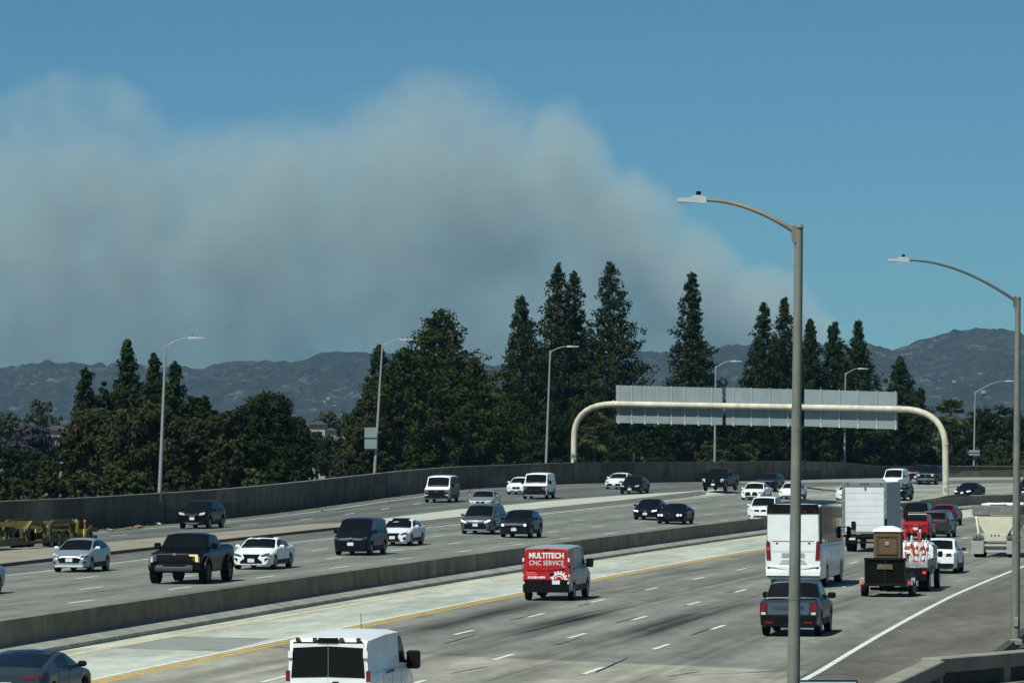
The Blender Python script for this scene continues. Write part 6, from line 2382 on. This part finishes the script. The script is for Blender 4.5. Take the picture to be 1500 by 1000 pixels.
def palm(label, px, top, base_py, Y, fr, seed, n=26, trunk=True):
    rng = np.random.default_rng(seed)
    t = spot(px, top, Y)
    root = empty('palm_tree', (t.x, Y, .2))
    tag(root, label, 'palm', 'palms by the road')
    H = t.z - .2
    MB().tube([(0, 0, -.2), (.1, 0, H * .5), (0, 0, H)], [.3, .2, .17], 8).build('trunk', mat('palm_bark', (.13, .1, .065), .9, var=.4, scale=6), root, 60)
    for k in range(n):
        a = rng.uniform(0, 6.283)
        el = rng.uniform(-.9, 1.3)
        L = fr * rng.uniform(.75, 1.1)
        b = MB()
        dirv = Vector((math.cos(a) * math.cos(el), math.sin(a) * math.cos(el), math.sin(el)))
        sidev = dirv.cross(Vector((0, 0, 1))).normalized()
        P = [Vector((0, 0, H)) + dirv * L * f - Vector((0, 0, .35 * L * f * f)) for f in np.linspace(0, 1, 5)]
        upv = sidev.cross(dirv).normalized()
        for i in range(12):
            ang = (i / 11 - .5) * 2.6
            d2 = (dirv * math.cos(ang) + sidev * math.sin(ang) + upv * rng.uniform(-.15, .15)).normalized()
            o_ = P[2]
            tip = o_ + d2 * L * .55 - Vector((0, 0, .12 * L))
            pv = d2.cross(upv).normalized() * .045 * fr
            b.add([o_ - pv * .5, o_ + pv * .5, o_ + d2 * L * .3 + pv, tip, o_ + d2 * L * .3 - pv], [(0, 1, 2, 3, 4)])
        b.tube(P[:3], .025, 4, False)
        b.build('frond', LM['palm'], root)


palm('fan palm growing just inside the left foot of the gantry', 870, 628, 690, 446, 2.4, 1)
palm('fan palm under the third overhead sign', 1256, 632, 690, 520, 2.3, 2)
palm('tall fan palm right of the gantry curve', 1392, 606, 690, 538, 2.6, 3, 34)

# far-off tree belt that reads as one mass
rng = np.random.default_rng(9)
cents, rads = [], []
for i in range(900):
    Y = rng.uniform(900, 2400)
    px = rng.uniform(-150, 1650)
    hgt = rng.uniform(4, 10)
    x = (px - 750) * Y / F_PX
    for k in range(3):
        cents.append((x + rng.normal() * 3, Y + rng.normal() * 3, hgt * rng.uniform(.3, .9)))
        rads.append((3.2, 3.2, hgt * .3))
Q = leaves(np.array(cents), np.array(rads), 16, 1.1, .8, rng)
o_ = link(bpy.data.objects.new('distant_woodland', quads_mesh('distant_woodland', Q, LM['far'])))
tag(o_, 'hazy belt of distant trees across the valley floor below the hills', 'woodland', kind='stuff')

# a few distant houses and utility poles in the gap
HW = mat('house_wall_pale', (.34, .33, .3), .8)
HR = mat('house_roof_grey', (.1, .095, .09), .8)
for i, (px, py, Y, wd, hh, lb) in enumerate(((466, 630, 640, 2.2, 1.6, 'narrow pale house far off beside the round dark tree'), (485, 634, 690, 1.5, .8, 'low pale house far off in the gap between trees'), (82, 634, 640, 2.6, .8, 'low pale house far off behind the jacaranda'), (503, 617, 820, 3.2, .6, 'grey roofed house far off beside the slender conifer'))):
    p = spot(px, py, Y)
    r_ = empty('house', (p.x, Y, -.3))
    tag(r_, lb, 'house')
    top = p.z + .3 + hh / 2
    MB().box((0, 0, top / 2), (wd, 6, top)).build('wall', HW, r_)
    MB().prism([(-wd * .6, top), (wd * .6, top), (0, top + wd * .25)], 1, -3.4, 3.4).build('roof', HR, r_)
    for sx in (-.22, .22):
        MB().box((wd * sx, -3.01, top - 1.3), (.4, .05, .6)).build('window', GLASS, r_)
for lb, px, top, Y in (('dark utility pole with cross arm in the gap between trees', 494, 662, 470), ('thin utility pole far off beside the pale house', 522, 640, 560)):
    p = spot(px, top, Y)
    r_ = empty('utility_pole', (p.x, Y, -.3))
    tag(r_, lb, 'utility pole')
    MB().tube([(0, 0, 0), (0, 0, p.z + .3)], [.16, .1], 8).build('pole', BARK, r_)
    MB().box((0, 0, p.z - .1), (1.8, .1, .12)).build('cross_arm', BARK, r_)
    MB().box((.55, -.1, p.z - .6), (.5, .4, .8), bev=.06).build('transformer', STEEL, r_)

# ------------------------------------------------------------------ hills


def vnoise(x, y, seed):
    rng = np.random.default_rng(seed)
    T = rng.random((256, 256))
    xi, yi = np.floor(x).astype(int), np.floor(y).astype(int)
    fx_, fy_ = x - xi, y - yi
    fx_, fy_ = fx_ * fx_ * (3 - 2 * fx_), fy_ * fy_ * (3 - 2 * fy_)
    g = lambda a, b_: T[a % 256, b_ % 256]
    return (g(xi, yi) * (1 - fx_) + g(xi + 1, yi) * fx_) * (1 - fy_) + (g(xi, yi + 1) * (1 - fx_) + g(xi + 1, yi + 1) * fx_) * fy_


def fbm(x, y, seed, octv=6, ridged=True):
    s_, a_, f_ = 0, 1, 1
    tot = 0
    for o in range(octv):
        n_ = vnoise(x * f_, y * f_, seed + o)
        if ridged:
            n_ = 1 - abs(2 * n_ - 1)
        s_ = s_ + a_ * n_
        tot += a_
        a_ *= .52
        f_ *= 2.07
    return s_ / tot


ridge_px = [(-2200, 520), (-1200, 505), (-600, 530), (-200, 522), (-40, 541), (0, 540), (30, 538), (60, 531), (85, 528), (112, 530), (140, 532), (165, 535), (220, 537), (300, 535), (325, 529), (360, 530), (400, 533), (430, 531), (460, 522), (500, 521), (540, 517), (562, 513), (600, 520), (660, 528), (720, 534), (800, 524), (900, 518), (950, 514), (980, 519), (1010, 517), (1040, 513), (1062, 509), (1092, 504), (1130, 500), (1180, 503), (1240, 507), (1285, 508), (1300, 511), (1330, 511), (1350, 504), (1380, 494), (1410, 488), (1440, 483), (1460, 481), (1480, 485), (1505, 493), (1600, 500), (1900, 480), (2600, 505), (3800, 515)]
DC = 6000.0
nx, ny = 1000, 170
gx = np.linspace(-2700, 2700, nx)
gy = np.linspace(4300, 7300, ny)
X, Yg = np.meshgrid(gx, gy)
pxs = 750 + F_PX * X / DC
crest = np.interp(pxs, [p[0] for p in ridge_px], [CAMZ + (HOR - p[1] - (5 if p[0] < 1000 else 2)) * DC / F_PX for p in ridge_px])
t = np.where(Yg < DC, (Yg - 4300) / (DC - 4300), 1 - (Yg - DC) / (7300 - DC) * .8)
shape = np.clip(t, 0, 1) ** 1.15
n1 = fbm(X / 420, Yg / 420, 3)
n2 = fbm(X / 70, Yg / 70, 20, 5)
mid = np.sin(np.clip(t, 0, 1) * math.pi)
Z = crest * shape * (1 - .62 * mid * (1 - n1)) + (n2 - .55) * 34 * np.clip(t * 1.6, 0, 1) * (.35 + .65 * mid) + (fbm(X / 30, Yg / 30, 40, 3) - .5) * 13 * np.clip(t * 1.5, 0, 1)
Z = Z + (fbm(X / 55, Yg / 90, 60, 4) - .6) * 17 * np.clip(1 - abs(Yg - DC) / 350, 0, 1)
Z = np.where(t <= 0.001, -1.5, Z - .4)
V = np.stack([X, Yg, Z], 2).reshape(-1, 3)
me = bpy.data.meshes.new('hills')
idx = np.arange(nx * ny).reshape(ny, nx)
Fq = np.stack([idx[:-1, :-1], idx[:-1, 1:], idx[1:, 1:], idx[1:, :-1]], 2).reshape(-1, 4)
me.vertices.add(len(V))
me.vertices.foreach_set('co', V.reshape(-1).astype(np.float32))
me.loops.add(Fq.size)
me.loops.foreach_set('vertex_index', Fq.reshape(-1).astype(np.int32))
me.polygons.add(len(Fq))
me.polygons.foreach_set('loop_start', np.arange(0, Fq.size, 4, dtype=np.int32))
me.update(calc_edges=True)
me.polygons.foreach_set('use_smooth', [True] * len(Fq))


def m_hills():
    m = bpy.data.materials.new('chaparral_hills')
    N = NT(m)
    tc = N.new('ShaderNodeTexCoord')
    a = N.noise(tc.outputs['Object'], .006, 8.0, .62)
    b_ = N.noise(tc.outputs['Object'], .05, 6.0, .7)
    c_ = N.noise(tc.outputs['Object'], .045, 10.0, .78)
    c = N.mix(N.step(a, .38, .62), (.017, .022, .018), (.036, .036, .03))
    c = N.mix(N.step(b_, .5, .62), c, (.007, .01, .008))
    c = N.mix(N.m('MULTIPLY', N.step(c_, .53, .62), N.step(a, .34, .56)), c, (.155, .15, .135))
    bsh = N.noise(tc.outputs['Object'], .14, 4.0, .7)
    N.put(N.b.inputs['Base Color'], N.scale(c, N.step(bsh, .36, .64, .4, 1.65)))
    N.b.inputs['Roughness'].default_value = .95
    bp = N.new('ShaderNodeBump')
    bp.inputs['Strength'].default_value = 1.0
    bp.inputs['Distance'].default_value = 9.0
    N.put(bp.inputs['Height'], c_)
    N.put(N.b.inputs['Normal'], bp.outputs[0])
    return m


me.materials.append(m_hills())
hl_ = link(bpy.data.objects.new('hills', me))
tag(hl_, kind='structure')

# pale houses scattered on the far slopes
rng = np.random.default_rng(4)


def hill_z(x, y):
    i = int(np.argmin(abs(gx - x)))
    j = int(np.argmin(abs(gy - y)))
    return float(Z[j, i])


hs_w = mat('hill_house_wall', (.32, .3, .27), .8)
hs_r = mat('hill_house_roof', (.3, .2, .15), .8)
w_me = MB().box((0, 0, 2.5), (14, 9, 9)).build('wall', hs_w)
r_me = MB().prism([(-7.6, 7), (7.6, 7), (0, 9.6)], 1, -5, 5).build('roof', hs_r)
wm, rm = w_me.data, r_me.data
bpy.data.objects.remove(w_me)
bpy.data.objects.remove(r_me)
for i in range(34):
    px = rng.choice([rng.uniform(1290, 1490), rng.uniform(380, 540), rng.uniform(940, 1090)])
    y = rng.uniform(4700, 5500)
    x = (px - 750) * y / F_PX
    r_ = empty('house', (x, y, hill_z(x, y) + .3), rng.uniform(-.5, .5))
    s_ = rng.uniform(.18, .4)
    r_.scale = (s_, s_, s_)
    tag(r_, 'tiny pale house on the far hillside', 'house', 'houses on the far hills')
    link(bpy.data.objects.new('wall', wm), r_)
    link(bpy.data.objects.new('roof', rm), r_)

# ------------------------------------------------------------------ valley haze
hz = MB().box((0, 3000, 125), (17000, 11000, 252)).build('haze', None)
hm = bpy.data.materials.new('valley_haze')
hm.use_nodes = True
hn = hm.node_tree
hn.nodes.clear()
pv = hn.nodes.new('ShaderNodeVolumePrincipled')
pv.inputs['Color'].default_value = (.34, .7, .98, 1)
pv.inputs['Density'].default_value = 4.6e-5
pv.inputs['Anisotropy'].default_value = .1
ho = hn.nodes.new('ShaderNodeOutputMaterial')
hn.links.new(pv.outputs[0], ho.inputs['Volume'])
hz.data.materials.append(hm)
tag(hz, 'thin pale haze filling the valley', 'haze', kind='stuff')

# ------------------------------------------------------------------ smoke plume beyond the hills
SD = 10500.0


def sm(px, py):
    return ((px - 750) * SD / F_PX, SD, CAMZ + (HOR - py) * SD / F_PX)


K = SD / F_PX
smk = MB().box((-900, SD, 470), (3500, 1500, 950)).build('smoke_plume', None)
tag(smk, 'broad grey brown wildfire smoke plume drifting from behind the hills', 'smoke', kind='stuff')
mm = bpy.data.materials.new('wildfire_smoke')
N = NT(mm)
mm.node_tree.nodes.clear()
N.t = mm.node_tree
geo = N.new('ShaderNodeNewGeometry')
pos = geo.outputs['Position']
w1 = N.new('ShaderNodeTexNoise')
w1.inputs['Scale'].default_value = 1 / 330.
w1.inputs['Detail'].default_value = 4.0
w1.inputs['Roughness'].default_value = .55
N.put(w1.inputs['Vector'], pos)
wv = N.new('ShaderNodeVectorMath', operation='SUBTRACT')
N.put(wv.inputs[0], w1.outputs['Color'])
wv.inputs[1].default_value = (.5, .5, .5)
ws_ = N.new('ShaderNodeVectorMath', operation='SCALE')
N.put(ws_.inputs[0], wv.outputs[0])
ws_.inputs['Scale'].default_value = 170.0
wp = N.new('ShaderNodeVectorMath', operation='ADD')
N.put(wp.inputs[0], pos)
N.put(wp.inputs[1], ws_.outputs[0])
lob = None
for px, py, rx_p, ry_p, amp in ((120, 430, 480, 290, 1.0), (400, 380, 360, 250, 1.0), (640, 320, 260, 245, 1.0), (815, 285, 120, 150, 1.0), (915, 365, 115, 125, 1.0), (1000, 425, 105, 105, 1.2), (1090, 462, 125, 82, 1.4), (1165, 495, 80, 55, 1.2), (760, 490, 440, 170, 1.0), (110, 190, 190, 110, .45), (-500, 400, 700, 290, 1.0)):
    cx, cy_, cz = sm(px, py)
    sb = N.new('ShaderNodeVectorMath', operation='SUBTRACT')
    N.put(sb.inputs[0], wp.outputs[0])
    sb.inputs[1].default_value = (cx, cy_, cz)
    dv = N.new('ShaderNodeVectorMath', operation='DIVIDE')
    N.put(dv.inputs[0], sb.outputs[0])
    dv.inputs[1].default_value = (rx_p * K, 650.0, ry_p * K)
    ln_ = N.new('ShaderNodeVectorMath', operation='LENGTH')
    N.put(ln_.inputs[0], dv.outputs[0])
    v = N.m('MULTIPLY', N.step(ln_.outputs['Value'], .5, 1.08, 1.0, 0.0), amp)
    lob = v if lob is None else N.m('SMOOTH_MAX', lob, v, .25)
lob = N.m('MULTIPLY', N.m('SUBTRACT', lob, .13), 1.2)
lob = N.m('MAXIMUM', lob, 0.0)
dt = N.noise(wp.outputs[0], 1 / 170., 5.0, .62)
fz = N.noise(wp.outputs[0], 1 / 75., 3.0, .6)
er = N.m('ADD', N.m('MULTIPLY', N.m('SUBTRACT', dt, .5), 1.5), N.m('MULTIPLY', N.m('SUBTRACT', fz, .5), .8))
body = N.m('MAXIMUM', N.m('SUBTRACT', N.m('ADD', lob, N.m('MULTIPLY', er, N.step(lob, 0.0, .35))), .12), 0.0)
den = N.m('MULTIPLY', N.m('MINIMUM', body, 1.25), N.step(dt, .36, .62, .35, 1.45))
den = N.m('MULTIPLY', den, 3.0e-3)
pv = N.new('ShaderNodeVolumePrincipled')
pv.inputs['Color'].default_value = (.78, .92, .91, 1)
pv.inputs['Anisotropy'].default_value = -.2
N.put(pv.inputs['Density'], den)
mo = N.new('ShaderNodeOutputMaterial')
N.put(mo.inputs['Volume'], pv.outputs[0])
smk.data.materials.append(mm)
